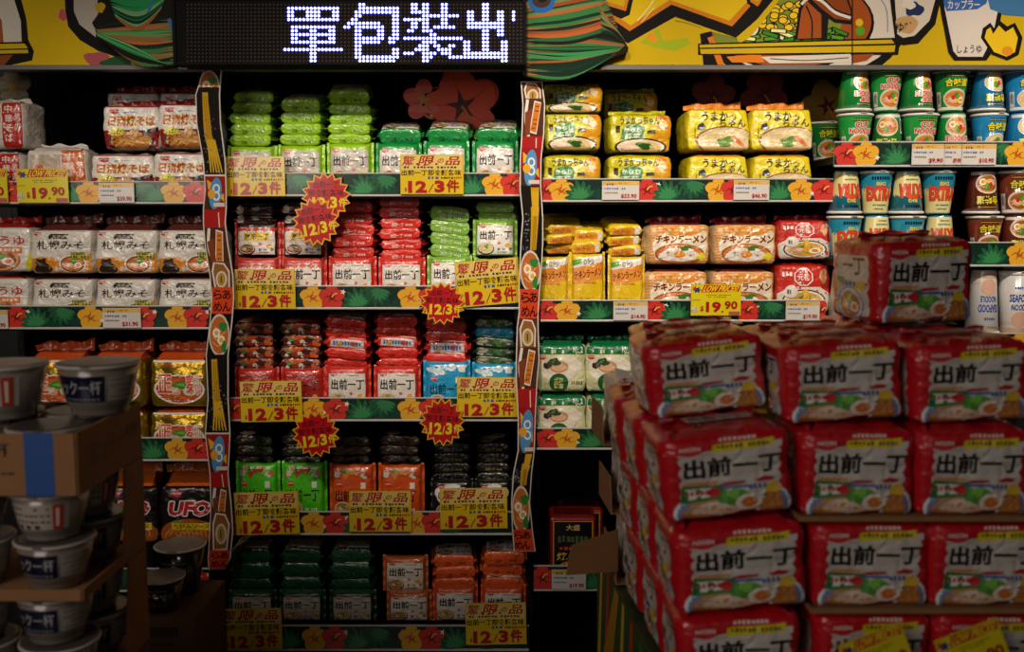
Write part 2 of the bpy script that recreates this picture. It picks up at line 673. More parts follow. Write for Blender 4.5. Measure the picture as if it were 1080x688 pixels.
def d_pack(film, panel=WH, bowl='#b9702e', strip=None, txt='出前一丁', hot=False, dots=False, wave=False, rim='#2a1a14'):
    def f(A):
        if dots:
            for k in range(9):
                for j in range(2): A.ell(.08 + k * .105, .86 + j * .075, .022, .018, dots, n=6)
        A.poly([(.06, .04), (.94, .04), (.95, .5), (.94, .84), (.5, .86), (.06, .84), (.05, .5)], panel)
        if wave:
            for k in range(5): A.star(.1 + k * .2, .8, .12, .09, 7, .55, wave, k)
        if hot: A.rect(.2, .47, .82, .72, '#e8c512')
        A.logo(.19, .83, .17, .1)
        A.text(txt, .52, .585, .8 if not hot else .6, .26 if not hot else .2, BK, .038)
        A.fine(.66, .8, .3, .035, '#8a7f78', 3)
        A.ell(.27, .2, .21, .17, rim)
        A.bowl(.27, .22, .19, .15, bowl, '#d8cdbd', 5, egg=False)
        A.star(.6, .36, .05, .05, 6, .55, '#d9503a')
        A.blob(.82, .3, .06, .06, '#e8a02a', 3)
        A.blob(.88, .2, .035, .05, '#4f9a3a', 4)
        A.fine(.66, .19, .2, .07, '#2a55a0', 5, 5)
        A.fine(.68, .11, .24, .035, '#6b625c', 6, 8)
        if strip: A.rect(.06, .04, .94, .075, strip)
    return f


def d_edge(col=BK, t='出前一丁', fine='#e9e4da', pat=None, band=None):
    def f(A):
        if band: A.rect(.08, .1, .92, .55, band)
        if pat:
            for k in range(16):
                for j in range(2): A.ell(.07 + k * .057 + j * .025, .62 + j * .2, .014, .06, pat, n=6)
        A.text(t, .42, .36, .3, .3, col, .01)
        A.fine(.72, .36, .22, .2, col if not pat else fine, 7, 6)
    return f


def d_blobs(cols, n=14, seed=3):
    """Dried vegetables seen through clear film."""
    def f(A):
        r = random.Random(seed)
        for k in range(n):
            A.blob(r.uniform(.08, .92), r.uniform(.15, .85), r.uniform(.04, .11), r.uniform(.1, .25), r.choice(cols), k, .4)
    return f


def d_blobface(film, panel, cols, txt='出前一丁', tc=BK):
    def f(A):
        d_blobs(cols, 16, 5)(Sub(A, 0, .72, 1, .28))
        A.rect(.03, .05, .97, .7, film)
        A.rect(.72, .56, .84, .68, panel)
        A.logo(.2, .64, .16, .09)
        A.text(txt, .5, .42, .78, .24, tc, .022)
        A.bowl(.28, .17, .2, .13, '#b9702e', '#d8cdbd', 5, egg=False)
        A.fine(.7, .14, .3, .07, panel, 5, 6)
    return f


class Sub:
    """A window of an Art's frame."""
    def __init__(s, A, x, y, w, h): s.A, s.q = A, (x, y, w, h)
    def rect(s, x0, y0, x1, y1, c):
        x, y, w, h = s.q
        s.A.rect(x + x0 * w, y + y0 * h, x + x1 * w, y + y1 * h, c)
    def blob(s, cx, cy, rx, ry, c, seed=0, amp=.25):
        x, y, w, h = s.q
        s.A.blob(x + cx * w, y + cy * h, rx * w, ry * h, c, seed, amp)


P = pouch
P('lime', '#8fc011', d_pack('#8fc011', '#b9b2a8'), d_edge('#1f3a08'), seed=1)
P('green', '#128a3c', d_pack('#128a3c', '#cfc8c0', rim='#1c1512'), d_edge('#06331a', band=None), seed=2)
P('hot', '#23100d', d_pack('#23100d', '#e9dfd6', '#7a2c14', hot=True, txt='激辛一丁', wave='#d6382c'), d_blobs(['#7c3a2a', '#d8cfc6', '#4a1812', '#8d8078'], 12, 4), seed=3, seal='#c43327')
P('hotwhite', '#c9342a', d_pack('#c9342a', '#e9dfd6', '#9c4a1c', wave='#e0584a'), d_edge('#3a0d0a'), seed=4)
P('reddot', '#d8352a', d_pack('#d8352a', '#ddd5cc', '#b86a30', dots='#9c1f1a'), d_edge('#e8ded6', pat='#8e1a18', fine='#d9d0c8'), seed=5)
P('mottle', '#7fae3c', d_pack('#7fae3c', '#e3ded6', '#c8c27a', dots='#4f7f22'), d_edge('#dfe6cc', pat='#4d7a22', fine='#dfe6cc'), seed=6)
P('carrot', '#4a2016', d_blobface('#a81f1a', '#d9b0a8', ['#c9581c', '#7a2a18', '#d8cec4']), d_blobs(['#d8601c', '#c9581c', '#4f7a2c', '#d9cfc6', '#8d2f1c'], 13, 8), seed=7)
P('redface', '#c4271f', d_pack('#c4271f', '#a3201a', '#b9702e', strip='#d8a018'), d_edge('#4a0d0c'), seed=8)
P('red', '#cf2d20', d_pack('#cf2d20', '#ddd6cd', '#d0a23a'), d_edge('#5c120e'), seed=9)
P('redband', '#cf2d20', d_pack('#cf2d20', '#ddd6cd', '#d0a23a'), lambda A: (A.poly([(.08, .2), (.92, .2), (.9, .85), (.5, .95), (.1, .85)], '#d9d4cf'), A.fine(.5, .55, .7, .4, '#3a62b0', 3, 10), A.blob(.3, .5, .05, .15, '#e0b020', 2), A.blob(.66, .6, .05, .2, '#d8402c', 4)), seed=10)
P('cyan', '#1593c4', d_blobface('#1593c4', '#e9e4da', ['#bfd8e2', '#e4e9e6', '#5aaed0'], tc='#12202c'), d_edge('#0c2f4a', fine='#c8d83a', band='#27a5d2'), seed=11)
P('seaweed', '#27331f', d_blobface('#1b4a2c', '#9fae8a', ['#3c5a2a', '#6b7a55', '#8f8f78']), d_blobs(['#3d6b2c', '#6d7a5e', '#8d8c78', '#2c4a20', '#9a8f7a'], 15, 6), seed=12)
P('brightgreen', '#4fc41c', d_blobface('#4fc41c', '#e4e8da', ['#b0472c', '#d8cfc0', '#4a8a2c', '#c97a4a']), d_blobs(['#7a4432', '#8a8a70', '#3f6a2a', '#59483a'], 12, 9), seed=13)
P('veg', '#20160f', d_blobface('#20160f', '#8a7a60', ['#7a4432', '#8a8a70', '#3f6a2a']), d_blobs(['#5c3426', '#6b6a52', '#35542a', '#4a3a2c'], 13, 10), seed=14)
P('orangeveg', '#d4521a', d_blobface('#d4521a', '#efe6da', ['#c98a3a', '#d8cfc0', '#6a8a3c', '#b0472c']), d_edge('#5a1c08'), seed=15)
P('blackwhite', '#14110f', lambda A: ([A.ell(x, y, r, r * 1.1, '#e2dcd4', n=14) for x, y, r in ((.2, .68, .15), (.38, .74, .16), (.6, .75, .17), (.8, .68, .15), (.5, .6, .3), (.25, .55, .14), (.76, .55, .14))], A.logo(.24, .84, .17, .1), A.text('出前一丁', .5, .62, .7, .22, BK, .022), A.bowl(.3, .2, .2, .15, '#6a4a2a', '#cfc5b5', 6, egg=False), A.fine(.72, .2, .3, .08, '#b8962c', 5, 6)), d_edge('#a08a4a', fine='#c8b060'), seed=16)
P('darkgreen', '#0c4426', d_pack('#0c4426', '#b9b2a8', '#b98a4a'), d_edge('#06241a'), seed=17)
P('orange', '#d8551c', d_pack('#d8551c', '#ddd5ca', '#c98a3a'), d_edge('#6a1f08'), seed=18)
P('orangeface', '#c4642c', d_pack('#c4642c', '#ded6cb', '#b9602a'), d_edge('#6a1f08'), seed=19)


# multipacks
def rep(A, f, *a): f(A, *a)


def d_yaki(A):
    A.rect(0, 0, 1, 1, '#dcd6ce')
    A.rect(0, 0, 1, .42, '#8f1c1c')
    A.rect(0, .96, 1, 1, '#b0221f')
    A.logo(.2, .86, .18, .1)
    A.stroke([(.38, .83), (.5, .85), (.66, .82)], .03, .01, '#3a7fc0')
    A.otext('日清焼そば', .52, .64, .86, .24, '#9c1c16', '#e8b32a', .01)
    A.ell(.5, .17, .42, .26, '#1d1512')
    A.ell(.5, .17, .38, .23, '#b9722c')
    for k in range(7): A.stroke([(.2 + k * .05, .05 + .03 * (k % 3)), (.35 + k * .05, .2), (.5 + k * .05, .12), (.68 + k * .03, .25)], .022, .022, '#d9a04a', n=9)
    for k in range(5): A.stroke([(.52 + k * .03, .12), (.53 + k * .03, .3), (.52 + k * .028, .46)], .022, .02, '#c98a3a', n=6)
    A.star(.24, .38, .17, .12, 9, .7, '#d8cf22')
    A.fine(.24, .4, .22, .05, '#5a7a1c', 2, 4); A.fine(.24, .34, .18, .04, '#b0221f', 3, 4)
    A.poly([(.72, .3), (.98, .42), (.98, .5), (.72, .4)], '#1d1512')


def d_miso(A):
    A.rect(0, 0, 1, 1, '#d6d0c6')
    pts = [(0, 0), (1, 0), (1, .52)]
    for k in range(9): pts.append((.95 - k * .045, .46 - .13 * math.sin(k / 8 * PI * .5)))
    pts += [(.52, .16), (.46, .3), (.36, .38), (.2, .4), (.1, .36), (0, .34)]
    A.poly(pts, '#d78a1c')
    A.logo(.1, .92, .14, .08)
    A.poly([(.3, .8), (.62, .8), (.6, .85), (.64, .92), (.34, .92), (.3, .86)], '#2a211a')
    A.text('北海道', .47, .86, .2, .07, '#d6d0c6', .01)
    A.text('札幌みそ', .48, .66, .78, .2, '#2a1c12', .018)
    A.blob(.2, .12, .14, .13, '#2c1a10', 3, .2); A.blob(.18, .25, .09, .08, '#2c1a10', 5, .2)
    A.ell(.12, .32, .03, .03, '#2c1a10'); A.ell(.23, .33, .03, .03, '#2c1a10')
    A.ell(.68, .22, .22, .21, '#f0e8da'); A.bowl(.68, .22, .2, .19, '#c9702a', '#7a2f1c', 4, noodle='#e3b05c')
    A.rect(.66, .34, .94, .5, '#3a3210'); A.rect(.67, .35, .93, .49, '#b7b02a'); A.fine(.8, .45, .22, .05, '#3a3210', 4, 5); A.fine(.8, .39, .22, .05, '#3a3210', 5, 5)


def d_shoyu(A):
    A.rect(0, 0, 1, 1, '#dcd6cc')
    A.poly([(.9, 0), (1, 0), (1, .5), (.94, .3)], '#d8cf22')
    A.logo(.1, .93, .14, .08)
    A.text('しょうゆ', .5, .7, .82, .22, '#c4271f', .02)
    A.ell(.5, .27, .34, .27, '#c9622a'); A.bowl(.5, .27, .31, .24, '#a8561f', '#d8b08a', 8)
    A.rect(.42, .42, .86, .56, '#d8731c'); A.fine(.64, .49, .38, .08, '#f0e4c8', 3, 6)


def d_chuka(base, t1, t2):
    def f(A):
        A.rect(0, 0, 1, 1, '#d2cbc2')
        A.rect(.6, 0, .98, 1, base)
        A.rect(.06, .55, .58, .9, '#b9a896')
        for k in range(4): A.text(t1[k], .73, .86 - k * .21, .15, .17, '#e8dfd4', .015)
        for k in range(3): A.text(t2[k], .9, .88 - k * .2, .12, .14, '#e8dfd4', .01)
        A.ell(.3, .32, .25, .2, '#cfa23a'); A.ell(.3, .32, .2, .15, '#e0b85c')
        A.star(.22, .62, .09, .09, 8, .6, base)
        for k in range(6): A.stroke([(.1, .25 + k * .03), (.25, .3 + k * .03), (.4, .24 + k * .03), (.52, .3 + k * .02)], .015, .015, '#b98322', n=9)
    return f


def d_seimen(A):
    A.ell(.5, .38, .44, .32, '#e8dfd0'); A.bowl(.5, .38, .4, .29, '#c9601f', '#b9401c', 11)
    A.text('マルちゃん', .5, .88, .5, .09, '#d8461c', .02)
    A.rect(.05, .95, .95, .99, '#e8dfd0')
    A.otext('正', .25, .5, .26, .4, '#d8461c', '#f0e6d6', .015)
    A.otext('麺', .76, .5, .28, .4, '#d8461c', '#f0e6d6', .015)


def d_ufo(A):
    A.rect(0, 0, 1, 1, '#17110f')
    A.otext('UFO', .52, .62, .7, .26, '#c4202c', '#f2ece4', .02, .05, .2)
    A.logo(.3, .88, .2, .1)
    A.ell(.5, .16, .5, .28, '#a8561f')
    for k in range(9): A.stroke([(.08 + k * .08, .1 + .04 * (k % 3)), (.2 + k * .08, .26), (.3 + k * .07, .12)], .025, .025, '#d08a3a', n=8)
    A.blob(.3, .36, .07, .05, '#4f9a2c', 2); A.blob(.78, .3, .06, .05, '#c43a2a', 3)
    A.rect(.2, .24, .9, .36, '#d8b81c'); A.text('お好みソース', .55, .3, .62, .09, '#5a1c10', .01)


def d_uma(A):
    A.rect(0, 0, 1, 1, '#c8bc1a')
    A.poly([(.55, 0), (1, 0), (1, 1), (.8, 1), (.72, .5)], '#d8941c')
    A.text('うまかっちゃん', .48, .84, .66, .23, BK, .045)
    A.text('NEW', .86, .9, .16, .09, '#c43a1c', .03)
    A.poly([(.16, .32), (.52, .3), (.56, .66), (.42, .76), (.2, .68)], '#2c7a2a')
    A.text('からし', .36, .59, .3, .13, '#e6e4d6', .02); A.text('高菜', .36, .42, .26, .13, '#e6e4d6', .02)
    A.rect(.08, .5, .15, .7, '#3a2614'); A.fine(.115, .6, .04, .14, '#d8c890', 2, 1)
    A.ell(.5, .12, .44, .24, '#241a14'); A.bowl(.5, .12, .4, .2, '#d9bf8a', '#e6dcc4', 6, egg=False)
    A.ell(.28, .14, .14, .1, '#e2c4a8'); A.blob(.56, .14, .1, .08, '#2f5a22', 5)
    A.blob(.86, .7, .06, .1, '#e0c8a0', 4); A.poly([(.6, .48), (.74, .5), (.72, .58), (.6, .56)], '#2a1d14')


def d_uma2(A):
    A.rect(0, 0, 1, 1, '#dcc81c')
    A.text('うまかっ', .5, .82, .56, .24, BK, .045); A.text('ちゃん', .72, .65, .44, .22, BK, .045)
    A.ell(.62, .22, .5, .36, '#8a5a2a'); A.ell(.63, .22, .47, .33, '#dcc49a'); A.ell(.64, .2, .42, .28, '#e3cf9f')
    for k in range(5): A.stroke([(.3, .1 + k * .06), (.5, .16 + k * .05), (.7, .08 + k * .06)], .016, .016, '#cda85a', n=7)
    A.blob(.62, .2, .14, .12, '#5f8a2c', 2, .5); A.stroke([(.72, .32), (.82, .2), (.9, .08)], .09, .06, '#d8733a')
    A.blob(.22, .56, .06, .1, '#3a3f52', 3); A.fine(.12, .4, .03, .3, '#8a6a1c', 3, 1)


def d_chick5(A):
    for k in range(14): A.rect(0, k / 14, 1, k / 14 + .036, '#d8892c')
    A.poly([(.04, .5), (.2, .86), (.8, .9), (.96, .8), (.98, .5), (.9, .1), (.1, .1)], '#dcd0ba')
    A.ell(.5, .84, .38, .13, '#d8892c')
    A.otext('チキンラーメン', .53, .63, .86, .21, '#6a1410', '#e8cfa0', .01, .045)
    A.ell(.5, .26, .42, .26, '#a5502a'); A.ell(.5, .26, .38, .23, '#c87a3a')
    A.blob(.5, .24, .32, .19, '#e2ddd4', 3, .2); A.ell(.5, .25, .1, .09, '#e0861c'); A.blob(.6, .4, .1, .06, '#3f7a2a', 2, .5)
    A.blob(.86, .2, .07, .09, '#d8d02a', 3)
    A.rect(.3, .82, .36, .9, '#d8c8a0'); A.fine(.5, .85, .4, .08, '#e0c070', 4, 4)


def d_redoct(A):
    A.rect(0, 0, 1, 1, '#c42a20')
    A.poly([(0, 0), (1, 0), (1, .4), (.8, .55), (.2, .55), (0, .4)], '#d8cfc2')
    A.ell(.5, .26, .42, .24, '#3a2a20'); A.bowl(.5, .26, .39, .21, '#c9983a', '#e4dccf', 4)
    A.ell(.48, .76, .19, .2, '#e8e0d6', n=8, rot=PI / 8); A.ell(.48, .76, .165, .175, '#c42a20', n=8, rot=PI / 8)
    A.text('元祖', .48, .76, .22, .15, '#f0e8de', .02)
    A.fine(.17, .82, .2, .12, '#f0e8de', 3, 3)
    A.blob(.24, .45, .12, .14, '#ddd8d0', 3, .15); A.fine(.24, .45, .14, .1, '#5a4a40', 5, 3)
    A.stroke([(.5, .2), (.54, .36), (.5, .5)], .14, .08, '#e2a82a')
    A.blob(.86, .78, .08, .14, '#e0a070', 6)


def d_no2(A):
    A.rect(0, 0, 1, 1, '#cfcfa0')
    A.rect(0, .8, 1, 1, '#0f6b3c')
    A.text('No.2', .84, .9, .2, .13, '#e8e8dc', .03)
    A.blob(.48, .5, .44, .28, '#e4dcc8', 2, .12)
    A.ell(.44, .54, .2, .13, '#c9926a'); A.ell(.44, .54, .15, .09, '#dbb08a'); A.blob(.34, .64, .12, .09, '#2f4a22', 3, .4); A.blob(.2, .56, .08, .07, '#3a2a1c', 4)
    A.ell(.44, .2, .2, .2, '#1f5a2c')
    A.text('北海', .44, .25, .2, .12, '#c8c070', .02); A.text('鶏塩', .44, .13, .2, .12, '#c8c070', .02)
    A.logo(.1, .74, .14, .08); A.fine(.82, .2, .24, .09, '#6a6a4a', 3, 5)


def scallop(A, x0, x1, y0, y1, col, n=5, d=.03):
    pts = []
    for k in range(n * 4 + 1): pts.append((x1 + d * abs(math.sin(k / 4 * PI)) - d, y0 + (y1 - y0) * k / (n * 4)))
    for k in range(n * 4 + 1): pts.append((x0 - d * abs(math.sin(k / 4 * PI)) + d, y1 - (y1 - y0) * k / (n * 4)))
    A.poly(pts, col)


def d_demae5(A):
    scallop(A, .1, .92, .06, .8, '#cfc9c2')
    A.poly([(.1, .78), (.92, .8), (.93, .88), (.1, .8)], '#cfc9c2')
    A.logo(.2, .85, .2, .13)
    A.poly([(.37, .79), (.86, .82), (.87, .92), (.38, .89)], '#ddd01a')
    A.fine(.62, .86, .42, .05, '#6a4a10', 4, 12); A.fine(.58, .945, .3, .04, '#e8d8d0', 6, 8)
    A.text('出前一丁', .53, .62, .78, .25, '#120d0b', .045)
    A.ell(.24, .08, .2, .2, '#dfe6ec'); A.ell(.84, .1, .14, .22, '#dfe6ec')
    A.ell(.24, .08, .17, .17, '#5b86c0'); A.ell(.24, .075, .145, .145, '#b9702c')
    A.ell(.84, .1, .11, .19, '#5b86c0'); A.ell(.83, .1, .1, .17, '#b9702c')
    A.poly([(.12, .06), (.9, .06), (.86, .2), (.5, .28), (.2, .22)], '#c08a4a')
    A.blob(.4, .12, .2, .09, '#d9b8a0', 3, .2); A.blob(.38, .15, .12, .045, '#e6d2c2', 5, .2)
    for k in range(5): A.stroke([(.66 + k * .03, .08), (.72 + k * .03, .2), (.82 + k * .02, .26)], .02, .014, '#a8601c', n=6)
    A.blob(.5, .25, .11, .1, '#4f9a30', 4, .5); A.blob(.52, .28, .06, .05, '#7fc04a', 6, .5)
    A.ell(.64, .16, .11, .1, '#f0e6da'); A.ell(.645, .155, .07, .065, '#df7a2a')
    A.poly([(.38, .38), (.48, .42), (.62, .42), (.62, .39), (.48, .38)], '#b8202c'); A.rect(.42, .34, .64, .37, '#3a62b0')
    A.poly([(.7, .42), (.78, .45), (.86, .43), (.84, .39), (.72, .39)], '#b8202c')
    A.poly([(.1, .2), (.42, .23), (.44, .39), (.12, .42)], '#1f7a36'); A.poly([(.13, .24), (.37, .26), (.38, .37), (.14, .38)], '#e6e2da')
    A.fine(.24, .315, .2, .06, '#c4202c', 3, 5); A.ell(.37, .31, .05, .06, '#c4202c'); A.poly([(.12, .42), (.4, .41), (.4, .45), (.16, .46)], '#d8935a')
    A.fine(.72, .34, .16, .07, '#2a58a8', 7, 4); A.blob(.84, .3, .06, .07, '#d8b02a', 3)


def d_demside(A):
    scallop(A, .12, .86, .06, .82, '#cfc9c2')
    A.text('一丁', .5, .68, .5, .22, '#120d0b', .03)
    A.ell(.45, .2, .3, .22, '#5b86c0'); A.bowl(.45, .2, .27, .2, '#b9702c', '#dfe6ec', 3)
    A.blob(.7, .44, .1, .06, '#d8b02a', 3); A.fine(.45, .46, .36, .08, '#2a58a8', 7, 4); A.blob(.25, .5, .08, .05, '#1f7a36', 4)


def d_demtop(A):
    A.poly([(.26, .3), (.8, .33), (.82, .55), (.25, .54)], '#b9b2ab')
    A.text('出前一丁', .52, .43, .46, .17, '#2a2320', .02)
    A.blob(.92, .5, .05, .12, '#d8a82a', 2); A.logo(.12, .5, .14, .2); A.fine(.5, .16, .5, .07, '#7a1418', 3, 9)


def d_white(A):
    A.rect(.04, .05, .96, .95, '#dcd7d0'); A.fine(.5, .86, .6, .05, '#b0463c', 2, 8); A.fine(.45, .76, .3, .04, '#8a7a70', 3, 5)
    A.blob(.7, .45, .2, .2, '#6a2c22', 3); A.blob(.4, .3, .2, .18, '#8c7a6c', 5); A.rect(.1, .5, .5, .56, '#c9c2ba')


def d_onechick(A):
    A.poly([(.02, .45), (.98, .56), (.98, .86), (.02, .74)], '#d8892c')
    A.poly([(.02, .74), (.98, .86), (.98, .98), (.5, .96), (.02, .88)], '#dcd6cc')
    A.text('チキンラーメン', .5, .65, .86, .15, '#6a1410', .03, rot=.09)
    A.text('0秒', .52, .86, .34, .14, '#6a6a72', .03)
    A.poly([(.02, .78), (.3, .84), (.3, .92), (.02, .88)], '#4f9a2c')
    A.fine(.5, .48, .5, .04, '#c4701c', 3, 9); A.fine(.4, .2, .3, .04, '#b99a10', 5, 7)


B = bag
B('yaki', '#d2ccc4', d_yaki, D=.14, H=.14, seed=31, top='#c9c3ba', flap='#9c2320', lift=.012, fh=.02)
B('miso', '#cfc9bf', d_miso, D=.15, H=.15, seed=32, top='#6a3028', flap='#6a3028', lift=.026, fh=.03)
B('shoyu', '#d6d0c6', d_shoyu, D=.15, H=.15, seed=33, top='#c4271f', flap='#c4271f', lift=.018, fh=.02)
B('chukared', '#d2cbc2', d_chuka('#b8241e', '中華そば', '人気の'), D=.1, H=.13, seed=34, style='flat', top='#d2cbc2')
B('chukaorange', '#d2cbc2', d_chuka('#d0611c', '中華麺味', '人気の'), D=.1, H=.11, seed=35, style='flat', top='#d2cbc2')
B('seimen', '#b7962c', d_seimen, D=.15, H=.15, seed=36, top='#d8541c', flap='#d8541c', lift=.022, fh=.03, fk='gold')
B('ufo', '#17110f', d_ufo, D=.12, H=.15, seed=37, top='#d0661c', flap='#d0661c', lift=.03, fh=.03)
B('umagreen', '#c8bc1a', d_uma, D=.13, H=.12, seed=38, top='#c8bc1a', flap='#b8b41a', lift=.01, fh=.012)
B('umayellow', '#dcc81c', d_uma2, D=.14, H=.13, seed=39, top='#dc8a2c', flap='#e0862c', lift=.012, fh=.022)
B('chick5', '#dcb98a', d_chick5, D=.14, H=.13, seed=40, top='#7a1c1a', flap='#7a1c1a', lift=.012, fh=.022)
B('redoct', '#c42a20', d_redoct, D=.13, H=.115, seed=41, top='#8f1a18', flap='#8f1a18', lift=.008, fh=.012)
B('no2', '#cfcfa0', d_no2, D=.1, H=.13, seed=42, top='#0f6b3c', flap='#0f6b3c', lift=.01, fh=.012)
B('demae5', '#c0101e', d_demae5, W=.17, D=.165, H=.147, seed=43, style='flat', top='#c0101e', side=d_demside, toprt=d_demtop, rough=1.1)
B('white5', '#d6d1ca', d_white, W=.16, D=.14, H=.14, seed=44, style='flat', top='#d6d1ca', rough=1.5)
P('onechick', '#dcb818', d_onechick, lambda A: (A.rect(.1, .15, .8, .7, '#d8892c'), A.text('チキンラーメン', .42, .42, .5, .35, '#6a1410', .02), A.rect(.8, .1, .95, .8, '#d8d4cc')), H=.12, seed=45)


# cups and bowls
def d_cup(base, l1, l2, tc, oc='#efe8dc', jp=False, soup='#c9782a', dark=BK):
    def f(A):
        A.rect(.0, .0, 1, .08, '#d9d4cb')
        for k in range(8): A.rect(.3 + k * .052, .88, .335 + k * .052, .96, dark)
        A.rect(.29, .91, .71, .925, '#c8a84a')
        A.ell(.5, .3, .3, .27, oc); A.bowl(.5, .3, .285, .25, soup, '#c9b48a', 4, noodle='#e3c06c')
        A.blob(.44, .34, .06, .07, '#b8321f', 2); A.blob(.56, .25, .05, .06, '#d8c22a', 3); A.blob(.5, .42, .05, .05, '#3f8a2c', 5)
        if jp: A.otext(l1, .5, .74, .5, .22, tc, '#1c2a12', .012, .045)
        else:
            A.otext(l1, .5, .79, .3, .14, tc, oc, .012, .05); A.otext(l2, .5, .63, .54, .15, tc, oc, .012, .05)
        A.rect(.02, .1, .14, .5, '#d9d4cb'); A.fine(.08, .3, .09, .36, '#4a4a44', 4, 5)
    return f


def d_extra(A):
    A.rect(0, 0, 1, .55, '#ddd08a')
    for k in range(9): A.star(.05 + k * .11, .55, .08, .12, 5, .5, '#ddd08a', k)
    for k in range(8): A.rect(.3 + k * .052, .86, .335 + k * .052, .94, BK)
    A.otext('EXTRA', .5, .5, .66, .38, '#d8482a', '#8a1c10', .01, .05)
    A.text('BIG', .5, .75, .2, .1, '#d8c84a', .03); A.fine(.5, .2, .34, .05, '#1f6a7a', 3, 7); A.fine(.5, .1, .3, .04, '#1f6a7a', 4, 7)


def d_seafood(A):
    A.rect(0, .0, 1, .1, '#c9a890'); A.rect(0, .16, 1, .2, '#d8b8a0')
    A.text('SEAFOOD', .5, .62, .5, .14, '#20489c', .035); A.text('NOODLE', .5, .46, .42, .11, '#20489c', .03)
    A.ell(.5, .25, .2, .14, '#d8a890'); A.fine(.5, .8, .3, .05, '#3a62b0', 4, 7)


def d_pink(A):
    A.rect(0, .84, 1, .92, '#c9a0a0'); A.fine(.5, .6, .4, .12, '#b0464c', 4, 5); A.fine(.5, .45, .36, .08, '#b0464c', 5, 6); A.blob(.5, .25, .2, .12, '#d8a8a0', 3)


CP = [(.0305, 0), (.0315, .002), (.044, .106)]
cup('cupgreen', CP, '#1c8a3a', d_cup('#1c8a3a', 'CUP', 'NOODLE', '#c8321f'))
cup('cupgo', CP, '#1c7a34', d_cup('#1c7a34', '合味道', '', '#d8d02a', jp=True))
cup('cupblue', CP, '#1878ac', d_cup('#1878ac', '合味道', '', '#d8d02a', jp=True, soup='#d8c48a'))
cup('cupextra', CP, '#1a7a94', d_extra)
cup('cupbrown', CP, '#6a2c1c', d_cup('#6a2c1c', '合味道', '', '#d8c82a', jp=True, soup='#9c5a1c'))
cup('cupsea', CP, '#cfcbc8', d_seafood)
cup('cuppink', CP, '#cbb8b0', d_pink)
cup('cupblack', CP, '#1a1614', lambda A: (A.fine(.5, .6, .4, .1, '#8a8078', 3, 6), A.rect(.3, .2, .7, .4, '#3a2a20'), A.rect(.3, .75, .7, .78, '#8a6a2a')), lidc='#a89c92')


def d_bowl(A):
    A.rect(.16, .12, .66, .86, '#10142c'); A.rect(.16, .86, .24, .96, '#c9731c')
    A.text('ック一杯', .42, .54, .42, .4, '#a8a6a8', .01)
    A.fine(.42, .2, .4, .08, '#6a6a78', 3, 9)
    A.rect(.69, .15, .98, .84, '#a39a92')
    for k in range(4): A.fine(.83, .74 - k * .16, .25, .07, '#7a716a', k, 7)
    A.rect(.02, .15, .12, .84, '#b9aea4')


def d_bowl2(A):
    A.rect(.12, .1, .82, .9, '#b3a89e')
    for k in range(3): A.fine(.4, .76 - k * .2, .5, .08, '#5a524c', k, 9)
    A.rect(.66, .1, .76, .9, '#a8382a'); A.fine(.71, .5, .05, .7, '#e0c8b8', 3, 1)
    for k in range(4): A.ell(.2 + k * .1, .2, .03, .07, '#3a3430', n=8)


BP = [(.048, 0), (.05, .003), (.0515, .012), (.056, .014), (.0715, .075)]
cup('bowldark', BP, '#7a7168', d_bowl, lidc='#4a4442', rimc='#b8b0a6', z0=.016, lidk='plastic')
cup('bowllight', BP, '#857c73', d_bowl2, lidc='#8a8280', rimc='#b8b0a6', z0=.016)
# ------------------------------------------------------------------ the room
def struct(name, dims, m, label, cat):
    o = link(name, boxmesh(name, dims, m, 0))
    tag(o, label, cat, kind='structure')
    return o


struct('floor', (-3, 3, -2.5, 3.3, -.05, 0), mat('#4a4642', 'paint'), 'dark shop floor under the noodle shelves', 'floor')
struct('ceiling', (-3, 3, -2.5, 3.3, 3.2, 3.25), mat('#2a2828', 'paint'), 'dark shop ceiling above the aisle', 'ceiling')
struct('wall_back', (-3, 3, 3.2, 3.3, 0, 3.2), mat('#161414', 'paint'), 'black wall behind the noodle shelves', 'wall')
struct('wall_left', (-3.1, -3, -2.5, 3.3, 0, 3.2), mat('#1e1c1c', 'paint'), 'dark wall at the left end of the aisle', 'wall')
struct('wall_right', (3, 3.1, -2.5, 3.3, 0, 3.2), mat('#1e1c1c', 'paint'), 'dark wall at the right end of the aisle', 'wall')

STEEL = mat('#1b1a1a', 'metal')
BACK = mat('#080808', 'matte')
RAIL = mat('#b9b6b0', 'plastic')


def hib(A, cx, cy, r, c1, c2):
    for k in range(5):
        t = PI / 2 + k * 2 * PI / 5
        A.ell(cx + r * .52 * math.cos(t), cy + r * .52 * math.sin(t), r * .56, r * .5, c2, 14, t)
        A.blob(cx + r * .55 * math.cos(t), cy + r * .55 * math.sin(t), r * .5, r * .47, c1, k, .1)
    A.star(cx, cy, r * .55, r * .55, 5, .2, c2, PI / 2)
    A.star(cx, cy, r * .3, r * .3, 5, .6, c2, PI / 2 + .6)
    A.stroke([(cx, cy), (cx + r * .2, cy + r * .25), (cx + r * .45, cy + r * .3)], r * .12, r * .09, '#e0b04a', n=4)


def leaf(A, cx, cy, r, rot, c):
    for k in range(-3, 4):
        t = rot + k * .42
        l = r * (1.1 - abs(k) * .07)
        A.stroke([(cx, cy), (cx + l * .55 * math.cos(t), cy + l * .55 * math.sin(t)), (cx + l * math.cos(t + .1), cy + l * math.sin(t + .1))], r * .08, r * .02, c, n=8, mid=r * .3)


